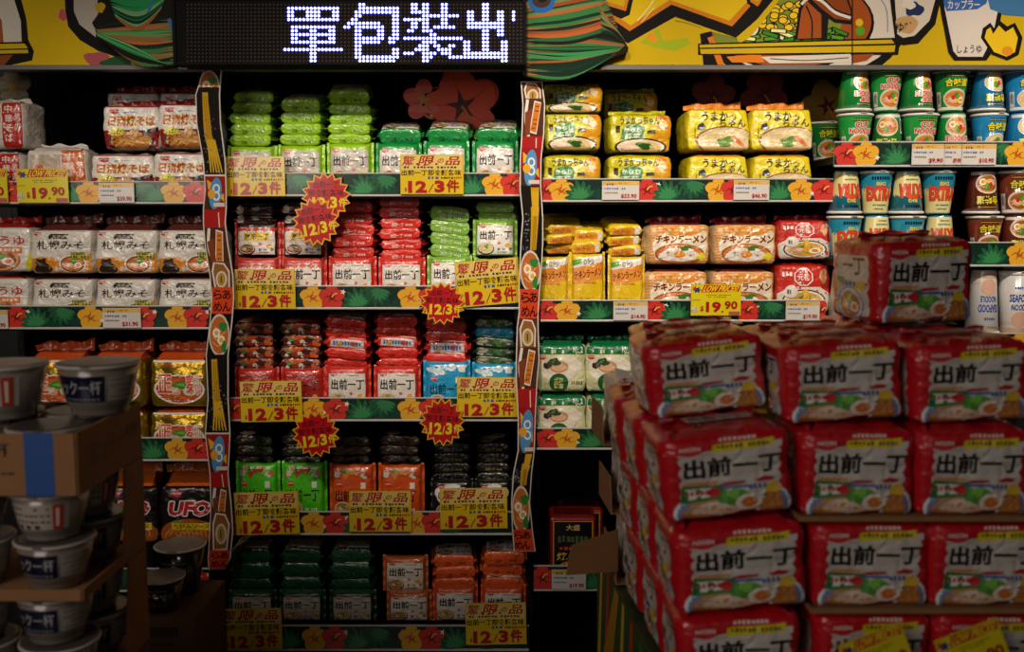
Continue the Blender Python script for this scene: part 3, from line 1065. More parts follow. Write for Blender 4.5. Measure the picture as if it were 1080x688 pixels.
def gondola(name, label, xl, xr, ztop, boards, yb=3.02):
    """Steel shelf bay: plinth, back panel, two slotted uprights; boards are hung on it."""
    g = link(name, None, loc=((xl + xr) / 2, yb, 0))
    tag(g, label, 'shelf')
    ox = (xl + xr) / 2
    w = (xr - xl) / 2
    link('back_panel', boxmesh('back_panel', (-w, w, 0, .03, 0, ztop), BACK, .002), g)
    link('base_plinth', boxmesh('base_plinth', (-w, w, -.4, 0, 0, .14), STEEL, .004), g)
    for s in (-1, 1):
        bm = bmesh.new()
        box(bm, s * w - .02 * (s > 0) - .0, s * w + .02 * (s < 0), -.04, 0, 0, ztop, bev=.002)
        z = .2
        while z < ztop - .05:
            box(bm, s * (w - .01) - .003, s * (w - .01) + .003, -.0408, -.039, z, z + .022, mi=1)
            z += .04
        link('slotted_upright', mesh('slotted_upright', bm, [STEEL, mat('#050505', 'paint')], False), g)
    g['_o'] = (ox, yb)
    return g


class Shelf:
    pass


def shelf(g, x0, x1, yt, yb, Y=YS, elems=(), base='#0f2a20', off=5, depth=None):
    """A board with a printed floral strip in its front rail, given by the strip's pixel rows."""
    S = Shelf()
    ox, oy = g['_o']
    X0, Z1 = at(x0, yt, Y)
    X1, Z0 = at(x1, yb, Y)
    S.g, S.Y, S.z = g, Y, at(540, yb - off, Y)[1]
    S.o = (ox, oy)
    b = link('shelf_board', boxmesh('shelf_board', (X0 - ox, X1 - ox, Y + .004 - oy, -.001, S.z - .02, S.z), STEEL, .002), g)
    S.b = b
    bm = bmesh.new()
    box(bm, X0 - ox, X1 - ox, Y - .002 - oy, Y + .003 - oy, Z0, Z1, bev=.001)
    box(bm, X0 - ox, X1 - ox, Y - .006 - oy, Y + .003 - oy, Z0 - .003, Z0 + .002, bev=.001)
    box(bm, X0 - ox, X1 - ox, Y - .004 - oy, Y + .003 - oy, Z1 - .001, Z1 + .002, bev=.0008)
    link('edge_rail', mesh('edge_rail', bm, [RAIL], False), b)
    sc = (X1 - X0) / (x1 - x0)
    A = Art(tf=lambda x, y: (X0 - ox + (x - x0) * sc, Z1 - (y - yt) * (Z1 - Z0) / (yb - yt)), kind='strip')
    A.tf = lambda x, y: (X0 - ox + (x - x0) * sc, Z0 + y * (Z1 - Z0) / 23.0)
    A.rect(x0, 1, x1, 22.2, base)
    r = random.Random(int(x0 + yt))
    x = x0 + 6
    while x < x1 - 5:
        leaf(A, x, r.uniform(0, 6), 11, PI / 2 + r.uniform(-.5, .5), '#123a2e')
        x += 17
    for e in elems:
        k, x = e[0], e[1]
        if k == 'l':
            leaf(A, x, 2, 19, PI / 2 + .15, '#1f5c38')
            leaf(A, x, 3, 12, PI / 2 + .1, '#35804c')
        if k == 'm':
            leaf(A, x, 21, 18, -PI / 2 - .2, '#1a5032')
            leaf(A, x + 3, 20, 12, -PI / 2 - .1, '#2d7246')
        if k == 'r':
            hib(A, x, 11.5, 13, '#c8362c', '#7e1418')
            A.star(x + 12, 17, 3, 3, 5, .5, '#e8dccc')
        if k == 'y':
            hib(A, x, 11.5, 13, '#dda52c', '#b5501c')
            A.star(x + 12, 8, 3, 3, 5, .5, '#e8dccc')
    me = A.build('floral_print', None, eps0=.0022, clip=(X0 - ox, Z0 + .002, X1 - ox, Z1 - .001), yflat=Y - oy)
    link('floral_print', me, b)
    return S


def riser(S, x0, x1, ytop, Y, yb=2.98):
    """Black step behind the front row that carries the stacks."""
    X0, Z = at(x0, ytop, Y)
    X1 = at(x1, ytop, Y)[0]
    ox, oy = S.o
    if Z - S.z < .012: return
    link('step_riser', boxmesh('step_riser', (X0 - ox + .012, X1 - ox - .012, Y + .006 - oy, yb - oy, S.z, Z - .001), BACK, .001), S.b)


ORD = ['topmost', 'second from top', 'third from top', 'fourth from top', 'fifth from top', 'sixth from top', 'seventh from top']


def up(S, key, x0, x1, yt, label, group, Y=None, yb=None, lean=0, yaw=0, roll=0, name='noodle_pack', cat='noodle pack', sy=1, rise=False):
    """A pack standing on the shelf (or on the one below it), face to the aisle."""
    if yb is None and name == 'noodle_multipack' and key != 'chukaorange': key += '_low'
    k = KIND[key]
    Y = Y if Y is not None else S.Y + .02
    X0, ZT = at(x0, yt, Y)
    X1, _ = at(x1, yt, Y)
    zb = S.z + .004 if yb is None else at(x0, yb, Y)[1] + .002
    if rise: riser(S, x0, x1, yb, Y)
    if name == 'noodle_pack': zb += .0065
    w = X1 - X0
    return inst(key, name, label, cat, group, ((X0 + X1) / 2, Y + k['T'] / 2 * sy + .004, zb + .0015 + k['T'] / 2 * sy * math.sin(math.radians(abs(lean))) + .4 * (X1 - X0) * math.sin(math.radians(abs(roll)))), (-math.radians(lean), math.radians(roll), math.radians(yaw)), (w / k['W'] * .985, sy, (ZT - zb) / k['H'] * (.945 if key.endswith('_low') else .985)))


def lay(S, key, x0, x1, yt, yb, n, look, stack, group, Y=None, tilt=0, roll=0, jit=1.0, keys=None, name='noodle_pack', cat='noodle pack', rise=True, ordo=0, looks=None):
    """A stack of packs lying flat, long edge to the aisle, given by its pixel rows."""
    Y = Y if Y is not None else S.Y + .084
    X0, ZT = at(x0, yt, Y)
    X1, ZB = at(x1, yb, Y)
    if rise: riser(S, x0, x1, yb + 2.5, Y)
    p = (ZT - ZB) / n
    r = random.Random(int(x0 * 7 + yt))
    for i in range(n):
        kk = keys[n - 1 - i] if keys else key
        k = KIND[kk]
        lk = looks[kk] if looks else look
        z = ZB + p * (i + .5)
        lab = f'{lk}, {ORD[n - 1 - i + ordo]} {stack}'
        rz = r.uniform(-4.5, 4.5) * jit
        ry = r.uniform(-2.0, 2.0) * jit + roll
        tl = tilt + r.uniform(0, 5) * jit + (10 if kk == 'redband' else 0)
        inst(kk, name, lab, cat, group, ((X0 + X1) / 2 + r.uniform(-.003, .003) * jit, Y + r.uniform(0, .012) * jit, z),
             (-PI / 2 + math.radians(tl), math.radians(ry), math.radians(rz)), ((X1 - X0) / k['W'] * .985, p / k['T'] * 1.22, .95))


# ---- centre bay -----------------------------------------------------------
XL = at(236, 320)[0]
XR = at(550, 320)[0]
gc = gondola('shelf_bay', 'black steel shelf bay in the middle, full of single noodle packs', XL, XR, 2.06, 5)
C1 = shelf(gc, 237, 548, 183, 206, elems=[('m', 315), ('l', 340), ('l', 384), ('m', 405), ('l', 498), ('y', 522), ('r', 541)])
C2 = shelf(gc, 244, 548, 302, 325, elems=[('y', 330), ('r', 350), ('l', 378), ('m', 398), ('y', 433), ('r', 455), ('l', 480)])
C3 = shelf(gc, 243, 546, 420, 443, elems=[('r', 247), ('y', 331), ('r', 354), ('l', 382), ('m', 404), ('y', 433), ('r', 455), ('l', 480)])
C4 = shelf(gc, 245, 540, 540, 563, elems=[('r', 247), ('y', 331), ('r', 354), ('l', 378), ('y', 440), ('r', 458), ('l', 480)])
C5 = shelf(gc, 233, 558, 660, 685, Y=2.46, elems=[('r', 236), ('l', 305), ('y', 332), ('r', 353), ('l', 378), ('m', 398), ('y', 434), ('r', 455), ('l', 480)])

G1 = 'single noodle packs on the middle bay'
lim = 'lime green noodle pack lying flat'
lay(C1, 'lime', 239, 289, 119, 154, 3, lim, 'above the first standing lime pack', G1, ordo=0)
lay(C1, 'lime', 242, 290, 97, 119, 2, 'lime green noodle pack pushed back', 'on the first lime stack', G1, Y=2.69, tilt=9, rise=False)
lay(C1, 'lime', 291, 341, 118, 153, 3, lim, 'above the middle standing lime pack', G1)
lay(C1, 'lime', 293, 341, 104, 118, 1, 'lime green noodle pack tipped forward', 'on the middle lime stack', G1, Y=2.69, tilt=10, rise=False)
lay(C1, 'lime', 343, 395, 110, 152, 4, lim, 'of the third lime stack', G1, tilt=2)
lay(C1, 'lime', 343, 392, 95, 110, 1, 'lime green noodle pack pushed back', 'on the third lime stack', G1, Y=2.69, tilt=12, rise=False)
for i, (a, b, t) in enumerate([(236, 290, 155), (290, 341, 154), (342, 393, 152)]):
    up(C1, 'lime', a, b, t, ['lime noodle pack standing face out behind the leftmost top yellow sign', 'lime noodle pack standing face out just right of the leftmost yellow sign', 'lime noodle pack standing face out beside the dark green packs'][i], G1, lean=4)
for i, (a, b, t) in enumerate([(394, 444, 152), (445, 495, 150), (497, 547, 150)]):
    pos = ['next to the lime packs', 'behind the second yellow sign, top shelf', 'beside the right noodle poster strip'][i]
    up(C1, 'green', a, b, t, f'green noodle pack standing face out {pos}', G1, lean=4)
    lay(C1, 'green', a + 3, b + 3, 136, 152, 1, 'green noodle pack lying behind', ['the leftmost standing green pack', 'the middle standing green pack', 'the rightmost standing green pack'][i], G1, tilt=14)

for i, (a, b) in enumerate([(244, 294), (294, 343)]):
    w = ['beside the left noodle poster strip', 'behind the lower red starburst'][i]
    lay(C2, 'hot', a + 1, b - 3, 217, 237, 2, 'black noodle pack lying flat', w, G1, Y=2.68, tilt=3, rise=False)
    up(C2, 'hot', a, b, 236, f'white fronted spicy noodle pack with chilli bowl {w}', G1, Y=2.662, yb=275, lean=3, rise=True)
    up(C2, 'hotwhite', a, b, 273, f'red and white noodle pack under the spicy pack {w}', G1, lean=3)
rd = 'red dotted noodle pack lying flat'
lay(C2, 'reddot', 345, 397, 212, 273, 5, rd, 'of the stack beside the starburst', G1)
lay(C2, 'reddot', 397, 447, 207, 275, 6, rd, 'of the taller red dotted stack', G1)
up(C2, 'reddot', 344, 396, 273, 'red dotted noodle pack standing face out under the shorter dotted stack', G1, lean=3)
up(C2, 'reddot', 397, 448, 274, 'red dotted noodle pack standing face out under the taller dotted stack', G1, lean=3)
lay(C2, 'mottle', 450, 498, 220, 273, 4, 'mottled green noodle pack lying tilted', 'of the stack beside red dotted packs', G1, roll=7, jit=.6)
up(C2, 'mottle', 449, 498, 272, 'mottled green noodle pack standing face out beside the tilted yellow sign', G1, lean=3)
lay(C2, 'mottle', 500, 546, 214, 234, 2, 'mottled green noodle pack lying flat', 'on the upper standing mottled pack', G1, Y=2.68, rise=False)
up(C2, 'mottle', 498, 546, 233, 'mottled green noodle pack standing face out above the tilted yellow sign', G1, Y=2.662, yb=275, lean=3, rise=True)
up(C2, 'mottle', 499, 547, 274, 'mottled green noodle pack standing mostly hidden behind the tilted yellow sign', G1, lean=3)

for i, (a, b) in enumerate([(244, 292), (293, 342)]):
    w = ['of the stack beside left poster strip', 'of the stack beside red packs'][i]
    lay(C3, 'carrot', a, b, 341, 391, 4, 'clear wrapped orange noodle pack', w, G1, jit=1.3)
    up(C3, 'redface', a, b, 391, ['dark red noodle pack standing behind third shelf yellow sign, at its left', 'dark red noodle pack standing right of the third shelf yellow sign'][i], G1, lean=3)
lk = {'red': 'red noodle pack lying flat', 'redband': 'red noodle pack with white band', 'cyan': 'blue noodle pack lying flat', 'seaweed': 'clear wrapped seaweed noodle pack'}
lay(C3, None, 341, 391, 336, 390, 5, '', 'of the red stack beside orange packs', G1, keys=['red', 'red', 'redband', 'red', 'red'], looks=lk, tilt=5, roll=5, jit=1.2)
lay(C3, None, 393, 443, 334, 390, 5, '', 'of the middle red stack', G1, keys=['red', 'red', 'redband', 'red', 'red'], looks=lk, tilt=5, roll=2, jit=1.2)
up(C3, 'red', 340, 390, 389, 'red and white noodle pack standing face out under the left red stack', G1, lean=3)
up(C3, 'red', 392, 443, 389, 'red and white noodle pack standing face out under the middle red stack', G1, lean=3)
lay(C3, None, 446, 496, 337, 386, 4, '', 'of the red stack on blue packs', G1, keys=['red', 'red', 'redband', 'red'], looks=lk, tilt=4, roll=2, jit=1.2)
lay(C3, None, 498, 545, 337, 387, 5, '', 'of the stack beside right poster strip', G1, keys=['seaweed', 'cyan', 'seaweed', 'seaweed', 'seaweed'], looks=lk, tilt=3, roll=3, jit=1.2)
up(C3, 'cyan', 445, 496, 384, 'blue noodle pack standing face out above the lower right starburst', G1, lean=3)
up(C3, 'cyan', 497, 545, 386, 'blue noodle pack standing face out behind the third shelf right yellow sign', G1, lean=3)

vg = 'dark vegetable noodle pack'
for i, (a, b, key, lb, t) in enumerate([(245, 293, 'brightgreen', 'bright green noodle pack standing behind the left sign, fourth shelf', 492), (294, 343, 'brightgreen', 'bright green noodle pack standing right of the left sign, fourth shelf', 492), (345, 395, 'orangeveg', 'orange noodle pack standing left of the middle sign, fourth shelf', 494), (397, 447, 'orangeveg', 'orange noodle pack standing behind the middle sign, fourth shelf', 494)]):
    up(C4, key, a, b, t, lb, G1, lean=3, Y=C4.Y + 0.06)
    lay(C4, 'veg', a + 1, b - 1, 460, 493, 3, vg, ['in the leftmost fourth shelf stack', 'behind the second bright green pack', 'behind the left orange pack, fourth shelf', 'behind the right orange pack, fourth shelf'][i], G1, jit=1.2, Y=C4.Y + 0.125)
for i, (a, b) in enumerate([(453, 499), (500, 541)]):
    up(C4, 'blackwhite', a, b, 510, ['black noodle pack with white cloud front, left of the pair, fourth shelf', 'black noodle pack with white cloud front, right of the pair, fourth shelf'][i], G1, lean=3, Y=C4.Y + 0.06)
    lay(C4, 'blackwhite', a + 1, b - 1, 468, 510, 4, 'black noodle pack lying flat', ['of the left black stack', 'of the right black stack'][i], G1, Y=C4.Y + 0.125)

for i, (a, b) in enumerate([(238, 290), (292, 342), (345, 396)]):
    up(C5, 'darkgreen', a, b, 628, ['dark green noodle pack standing behind the bottom left yellow sign', 'dark green noodle pack standing right of the bottom left yellow sign', 'dark green noodle pack standing third along the bottom shelf'][i], G1, lean=3, Y=C5.Y + 0.11)
    lay(C5, 'darkgreen', a + 1, b - 1, 580, 627, 3, 'dark green noodle pack lying flat', ['of the leftmost bottom stack', 'of the second bottom stack', 'of the third bottom stack'][i], G1, Y=C5.Y + 0.175)
up(C5, 'orangeface', 402, 451, 591, 'orange and white noodle pack standing face out on the bottom shelf, upper one', G1, Y=C5.Y + .16, yb=629, lean=3, rise=True)
up(C5, 'orangeface', 406, 455, 628, 'orange and white noodle pack standing face out on the bottom shelf, lower one', G1, lean=3, Y=C5.Y + 0.11)
for i, (a, b, t) in enumerate([(455, 504, 588), (506, 555, 583)]):
    lay(C5, 'orange', a, b, t, 624, 3, 'orange noodle pack lying flat', ['of the left orange bottom stack', 'of the right orange bottom stack'][i], G1, jit=1.3, Y=C5.Y + 0.175)
    up(C5, 'orange', a, b, 623, ['orange noodle pack standing left of the bottom right yellow sign', 'orange noodle pack standing behind the bottom right yellow sign'][i], G1, lean=3, Y=C5.Y + 0.11)

# ---- left bay -------------------------------------------------------------
gl = gondola('shelf_bay', 'black steel shelf bay at the left, holding noodle multipacks', at(-60, 320)[0], XL - .012, 2.06, 4)
L1 = shelf(gl, -55, 217, 192, 214, elems=[('r', -20), ('r', 9), ('l', 80), ('y', 94), ('m', 152), ('l', 165), ('y', 184), ('r', 207)])
L2 = shelf(gl, -55, 221, 323, 346, elems=[('r', 18), ('l', 38), ('m', 66), ('y', 96), ('r', 152), ('y', 188), ('r', 208)])
L3 = shelf(gl, -55, 221, 462, 485, elems=[('r', 20), ('y', 96), ('m', 140), ('l', 162), ('y', 188), ('r', 209)])
L4 = shelf(gl, -55, 221, 600, 623, elems=[('y', 96), ('m', 140), ('l', 162), ('y', 188), ('r', 209)])
G2 = 'multipacks on the left bay'
mp = dict(name='noodle_multipack', cat='noodle multipack')
up(L1, 'chukared', -30, 28, 108, 'red and white noodle bag at the top left edge, upper one', G2, yb=158, yaw=-8, **mp)
up(L1, 'chukared', -32, 24, 160, 'red and white noodle bag at the top left edge, lower one', G2, yaw=-6, **mp)
up(L1, 'chukaorange', 26, 90, 158, 'orange and white noodle bag behind the big yellow price sign', G2, **mp)
up(L1, 'yaki', 95, 160, 163, 'white fried noodle bag, bottom left one of the four in front', G2, lean=2, **mp)
up(L1, 'yaki', 161, 219, 161, 'white fried noodle bag, bottom right one beside poster strip', G2, lean=2, **mp)
up(L1, 'yaki', 107, 166, 114, 'white fried noodle bag, upper left one in front', G2, yb=161, lean=3, **mp)
up(L1, 'yaki', 166, 222, 112, 'white fried noodle bag, upper right one beside poster strip', G2, yb=160, lean=3, **mp)
up(L1, 'yaki', 112, 166, 97, 'white fried noodle bag at the back, left one', G2, yb=145, Y=2.79, rise=True, **mp)
up(L1, 'yaki', 168, 216, 97, 'white fried noodle bag at the back, right one', G2, yb=145, Y=2.79, rise=True, **mp)
up(L2, 'shoyu', -36, 31, 240, 'white noodle bag with red lettering, upper one at left edge', G2, yb=288, **mp)
up(L2, 'shoyu', -38, 29, 292, 'white noodle bag with red lettering, lower one at left edge', G2, **mp)
for i, (a, b) in enumerate([(32, 98), (99, 164), (166, 229)]):
    w = ['nearest the red lettered bags', 'in the middle of three', 'nearest the left poster strip'][i]
    up(L2, 'miso', a, b, 243, f'cream noodle bag with black bear, upper row, {w}', G2, yb=290, yaw=[-3, 2, 0][i], **mp)
    up(L2, 'miso', a + 1, b - 1, 293, f'cream noodle bag with black bear, lower row, {w}', G2, **mp)
for i, (a, b) in enumerate([(24, 88), (91, 153), (157, 219)]):
    w = ['leftmost', 'middle', 'rightmost, beside poster strip'][i]
    up(L3, 'seimen', a, b, 380, f'gold noodle bag with orange flap, upper row, {w}', G2, yb=431, yaw=[3, -3, 0][i], **mp)
    up(L3, 'seimen', a, b, 434, f'gold noodle bag, lower row, {w}', G2, **mp)
for i, (a, b) in enumerate([(102, 165), (167, 229)]):
    up(L4, 'ufo', a, b, 514, f'black noodle bag with orange flap, {["half hidden by the bowl trays", "beside the left poster strip"][i]}', G2, Y=2.64, yb=574, rise=True, **mp)

# ---- right bay ------------------------------------------------------------
XK = at(878, 320)[0]
gr = gondola('shelf_bay', 'black steel shelf bay right of the middle, holding yellow noodle multipacks', XR + .045, XK - .04, 2.06, 4)
R1 = shelf(gr, 572, 878, 189, 212, elems=[('r', 576), ('y', 592), ('l', 612), ('r', 682), ('l', 704), ('m', 730), ('y', 757), ('r', 773), ('l', 822), ('y', 844), ('r', 868)])
R2 = shelf(gr, 570, 870, 317, 338, elems=[('r', 577), ('y', 598), ('l', 630), ('r', 690), ('l', 712), ('r', 788), ('m', 812), ('r', 866)])
R3 = shelf(gr, 566, 760, 452, 473, elems=[('r', 578), ('y', 598), ('l', 624), ('r', 680), ('y', 700)])
R4 = shelf(gr, 563, 760, 597, 622, elems=[('r', 572), ('l', 628), ('y', 660), ('r', 684)])
G3 = 'multipacks on the right bay'
ug = 'yellow noodle bag with green panel'
up(R1, 'umagreen', 574, 635, 90, f'{ug}, top of the stack beside poster strip', G3, yb=119, **mp)
up(R1, 'umagreen_low', 574, 634, 121, f'{ug}, middle of the stack beside poster strip', G3, yb=161, lean=3, **mp)
up(R1, 'umagreen', 573, 633, 163, f'{ug}, bottom of the stack beside poster strip', G3, **mp)
up(R1, 'umagreen', 642, 707, 121, f'{ug}, upper one of the second stack', G3, yb=161, yaw=4, **mp)
up(R1, 'umagreen', 642, 708, 163, f'{ug}, lower one of the second stack', G3, **mp)
up(R1, 'umagreen', 637, 694, 97, f'{ug}, pushed back and shaded', G3, yb=138, Y=2.8, rise=True, **mp)
for i, (a, b) in enumerate([(724, 790), (793, 858)]):
    w = ['left one of the pair', 'right one of the pair'][i]
    up(R1, 'umayellow', a, b, 117, f'plain yellow noodle bag with orange flap, upper, {w}', G3, yb=161, yaw=[3, 0][i], lean=2, **mp)
    up(R1, 'umayellow', a + 2, b - 1, 163, f'plain yellow noodle bag, lower, {w}', G3, yaw=[2, 0][i], **mp)
oc = 'small bright yellow noodle pack'
for i, (a, b, t, yw) in enumerate([(567, 602, 272, -6), (601, 640, 269, 4), (642, 682, 272, 0)]):
    up(R2, 'onechick', a, b, t, f'{oc} standing face out, {["at the poster strip", "in the middle of three", "beside the striped bags"][i]}', G3, lean=4, yaw=yw)
lay(R2, 'onechick', 575, 618, 237, 268, 3, oc + ' lying', 'of the pile by poster strip', G3, tilt=8, jit=2, Y=2.69)
lay(R2, 'onechick', 602, 638, 243, 268, 2, oc + ' lying', 'of the short middle pile', G3, tilt=12, jit=2, Y=2.655)
lay(R2, 'onechick', 640, 680, 238, 271, 3, oc + ' lying', 'of the pile beside striped bags', G3, tilt=10, jit=2, Y=2.67)
for i, (a, b) in enumerate([(683, 747), (753, 818)]):
    w = ['left stack', 'right stack'][i]
    up(R2, 'chick5', a, b, 239, f'orange striped noodle bag with egg bowl, upper one, {w}', G3, yb=282, yaw=[4, 4][i], lean=2, **mp)
    up(R2, 'chick5', a - 2, b - 2, 285, f'orange striped noodle bag with egg bowl, lower one, {w}', G3, yaw=[3, 3][i], **mp)
up(R2, 'redoct', 822, 878, 233, 'red noodle bag with white octagon, upper one beside the cups', G3, yb=275, **mp)
up(R2, 'redoct', 821, 877, 278, 'red noodle bag with white octagon, lower one beside the cups', G3, **mp)
for i, (a, b) in enumerate([(567, 618), (620, 671)]):
    w = ['beside poster strip', 'behind the red pile'][i]
    up(R3, 'no2', a, b, 364, f'cream and green noodle bag, upper one {w}', G3, yb=415, yaw=[0, -4][i], **mp)
    up(R3, 'no2', a, b, 417, f'cream and green noodle bag, lower one {w}', G3, **mp)


# boxed noodles on the lowest right shelf
def noodle_box(x0, x1, yt, Y, label, S):
    X0, ZT = at(x0, yt, Y); X1, _ = at(x1, yt, Y)
    w, h, d = X1 - X0, ZT - S.z, .11
    o = link('noodle_box', None, loc=((X0 + X1) / 2, Y + d / 2, S.z + .0005))
    tag(o, label, 'noodle box', 'boxed noodles on the lowest right shelf')
    link('tray', boxmesh('tray', (-w / 2, w / 2, -d / 2, d / 2, 0, h), mat('#7a1614', 'plastic'), .009), o)
    link('wrap_seam', boxmesh('wrap_seam', (-w / 2 + .012, w / 2 - .012, -d / 2 + .02, d / 2 - .02, h, h + .0012), mat('#5a0f0e', 'film'), .0004), o)
    A = Art(-w / 2, 0, w, h, kind='strip')
    A.rect(.07, .06, .93, .94, '#c89a2c'); A.rect(.09, .07, .91, .93, '#14100e')
    A.text('大盛', .5, .84, .3, .09, '#c8b070', .02); A.fine(.5, .66, .66, .12, '#4a5a3a', 3, 7); A.fine(.5, .52, .6, .06, '#c04030', 4, 6)
    A.text('焼そば', .5, .4, .7, .12, '#d8b02a', .03)
    A.ell(.52, .2, .38, .13, '#b87a24')
    for k in range(8): A.stroke([(.2 + k * .05, .14), (.32 + k * .05, .28), (.44 + k * .05, .16)], .03, .03, '#d8a63c' if k % 2 else '#a8541c', n=7)
    link('front_label', A.build('front_label', yflat=-d / 2), o)


noodle_box(580, 629, 546, 2.62, 'black and gold noodle box with red frame on the lowest right shelf', R4)
noodle_box(590, 636, 538, 2.75, 'noodle box in shade behind the black and gold one', R4)

# ---- cup bay --------------------------------------------------------------
gk = gondola('shelf_bay', 'black steel shelf bay at the far right, holding noodle cups', XK - .004, at(1140, 320)[0], 2.06, 4)
YK = 2.55
K1 = shelf(gk, 880, 1130, 150, 175, Y=YK, off=10, elems=[('r', 893), ('y', 913), ('l', 945), ('m', 1057), ('y', 1072), ('r', 1094)])
K2 = shelf(gk, 880, 1130, 256, 280, Y=YK, off=8, elems=[('r', 893), ('l', 925), ('y', 960), ('l', 1046), ('y', 1074), ('r', 1096)])
K3 = shelf(gk, 880, 1130, 352, 376, Y=YK, off=20, elems=[('r', 893), ('l', 1046), ('y', 1074)])
cc = dict(name='noodle_cup', cat='noodle cup')


def put_cup(S, key, x0, x1, yt, yb, inv, label, Y=None, turn=0):
    k = KIND[key]
    Y = (Y or S.Y + .012) + .046
    X0, ZT = at(x0, yt, Y - .04); X1, _ = at(x1, yt, Y - .04)
    ZB = at(x0, yb, Y - .04)[1] if yb else S.z + .0005
    h = ZT - ZB - .001
    inst(key, 'noodle_cup', label, 'noodle cup', 'noodle cups on the cup bay', ((X0 + X1) / 2, Y, ZB + (h if inv else 0)), (0, PI if inv else 0, math.radians(turn)), ((X1 - X0) / k['W'], 1, h / k['H']))


row1 = [('cupgreen', 888, 926, 1, 28), ('cupgreen', 922, 959, 0, 8), ('cupgreen', 955, 993, 1, 20), ('cupgo', 991, 1030, 0, 0), ('cupblue', 1031, 1069, 1, 12), ('cupblue', 1067, 1105, 0, 10)]
row2 = [('cupgreen', 888, 927, 0, 8), ('cupgo', 924, 961, 1, -20), ('cupgreen', 957, 997, 0, 8), ('cupgreen', 993, 1031, 1, 0), ('cupblue', 1032, 1070, 0, 12), ('cupblue', 1067, 1105, 1, 10)]
PLC = ['leftmost', 'second from left', 'third from left', 'fourth from left', 'fifth from left', 'cut by the right edge']
for rw, yt, yb, nm in ((row1, 72, 117, 'upper row'), (row2, 118, None, 'lower row')):
    for i, (k, a, b, inv, tn) in enumerate(rw):
        c = 'blue' if k == 'cupblue' else 'green'
        put_cup(K1, k, a, b, yt, yb, inv, f'{c} noodle cup {"upside down" if inv else "upright"}, top cup shelf, {nm}, {PLC[i]}', turn=tn)
put_cup(K1, 'cupgo', 858, 893, 127, None, 0, 'green noodle cup in shade at the back, left of the top cup shelf', Y=2.75)
put_cup(K1, 'cupgo', 1012, 1048, 78, 122, 0, 'green noodle cup in shade behind the upper row, between green and blue', Y=2.7)
put_cup(K1, 'cupgo', 1012, 1048, 124, None, 0, 'green noodle cup in shade behind the lower row, between green and blue', Y=2.7)
row1 = [('cupextra', 879, 916, 1, 6), ('cupextra', 911, 949, 0, 0), ('cupextra', 944, 982, 1, 4), ('cupextra', 978, 1016, 0, 0), ('cupbrown', 1025, 1063, 1, 0), ('cupbrown', 1060, 1098, 0, 0)]
row2 = [('cupextra', 877, 916, 0, 12), ('cupextra', 912, 948, 1, 8), ('cupextra', 944, 983, 0, 6), ('cupextra', 979, 1016, 1, 0), ('cupbrown', 1027, 1066, 0, 0), ('cupbrown', 1062, 1098, 1, 0)]
for rw, yt, yb, nm in ((row1, 179, 226, 'upper row'), (row2, 227, None, 'lower row')):
    for i, (k, a, b, inv, tn) in enumerate(rw):
        c = 'brown' if k == 'cupbrown' else 'teal'
        put_cup(K2, k, a, b, yt, yb, inv, f'{c} noodle cup {"upside down" if inv else "upright"}, middle cup shelf, {nm}, {PLC[i]}', turn=tn)
for i, (k, a, b, inv) in enumerate([('cuppink', 878, 914, 1), ('cupsea', 1027, 1064, 1), ('cupsea', 1060, 1099, 0)]):
    put_cup(K3, k, a, b, 285, None, inv, ['pale noodle cup with red print left of the top red bag', 'white noodle cup with blue print right of the top red bag', 'white noodle cup with blue print cut by right edge'][i])
# ---- cards, signs ---------------------------------------------------------
def slab(bm, pts, y0, y1, mi=0):
    """A thin board cut to an outline (x, z), front at y0."""
    f = [bm.verts.new((x, y0, z)) for x, z in pts]
    b = [bm.verts.new((x, y1, z)) for x, z in pts]
    for t in tess(pts):
        bm.faces.new([f[q] for q in t]).material_index = mi
        bm.faces.new([b[q] for q in t[::-1]]).material_index = mi
    n = len(pts)
    for i in range(n): bm.faces.new((f[i], b[i], b[(i + 1) % n], f[(i + 1) % n])).material_index = mi
    bmesh.ops.recalc_face_normals(bm, faces=bm.faces)


CARDM = {}


def card(name, label, cat, group, x0, x1, y0, y1, art, Y, rot=0, base='#d2b018', key=None, shape=None, lean=0):
    X0, ZT = at(x0, y0, Y); X1, ZB = at(x1, y1, Y)
    w, h = X1 - X0, ZT - ZB
    key = key or label
    if key not in CARDM:
        bm = bmesh.new()
        slab(bm, shape(w, h) if shape else [(-w / 2, -h / 2), (w / 2, -h / 2), (w / 2, h / 2), (-w / 2, h / 2)], -.0008, .0008)
        me = mesh(name, bm, [mat(base, 'strip')], False)
        A = Art(-w / 2, -h / 2, w, h, kind='strip')
        art(A)
        CARDM[key] = (me, A.build(name + '_print', yflat=-.0008), w, h)
    me, pr, w0, h0 = CARDM[key]
    o = link(name, me, None, ((X0 + X1) / 2, Y, (ZT + ZB) / 2), (-math.radians(lean), math.radians(rot), 0), (w / w0, 1, h / h0))
    tag(o, label, cat, group)
    link('printed_face', pr, o)
    return o


RED = '#a8141c'


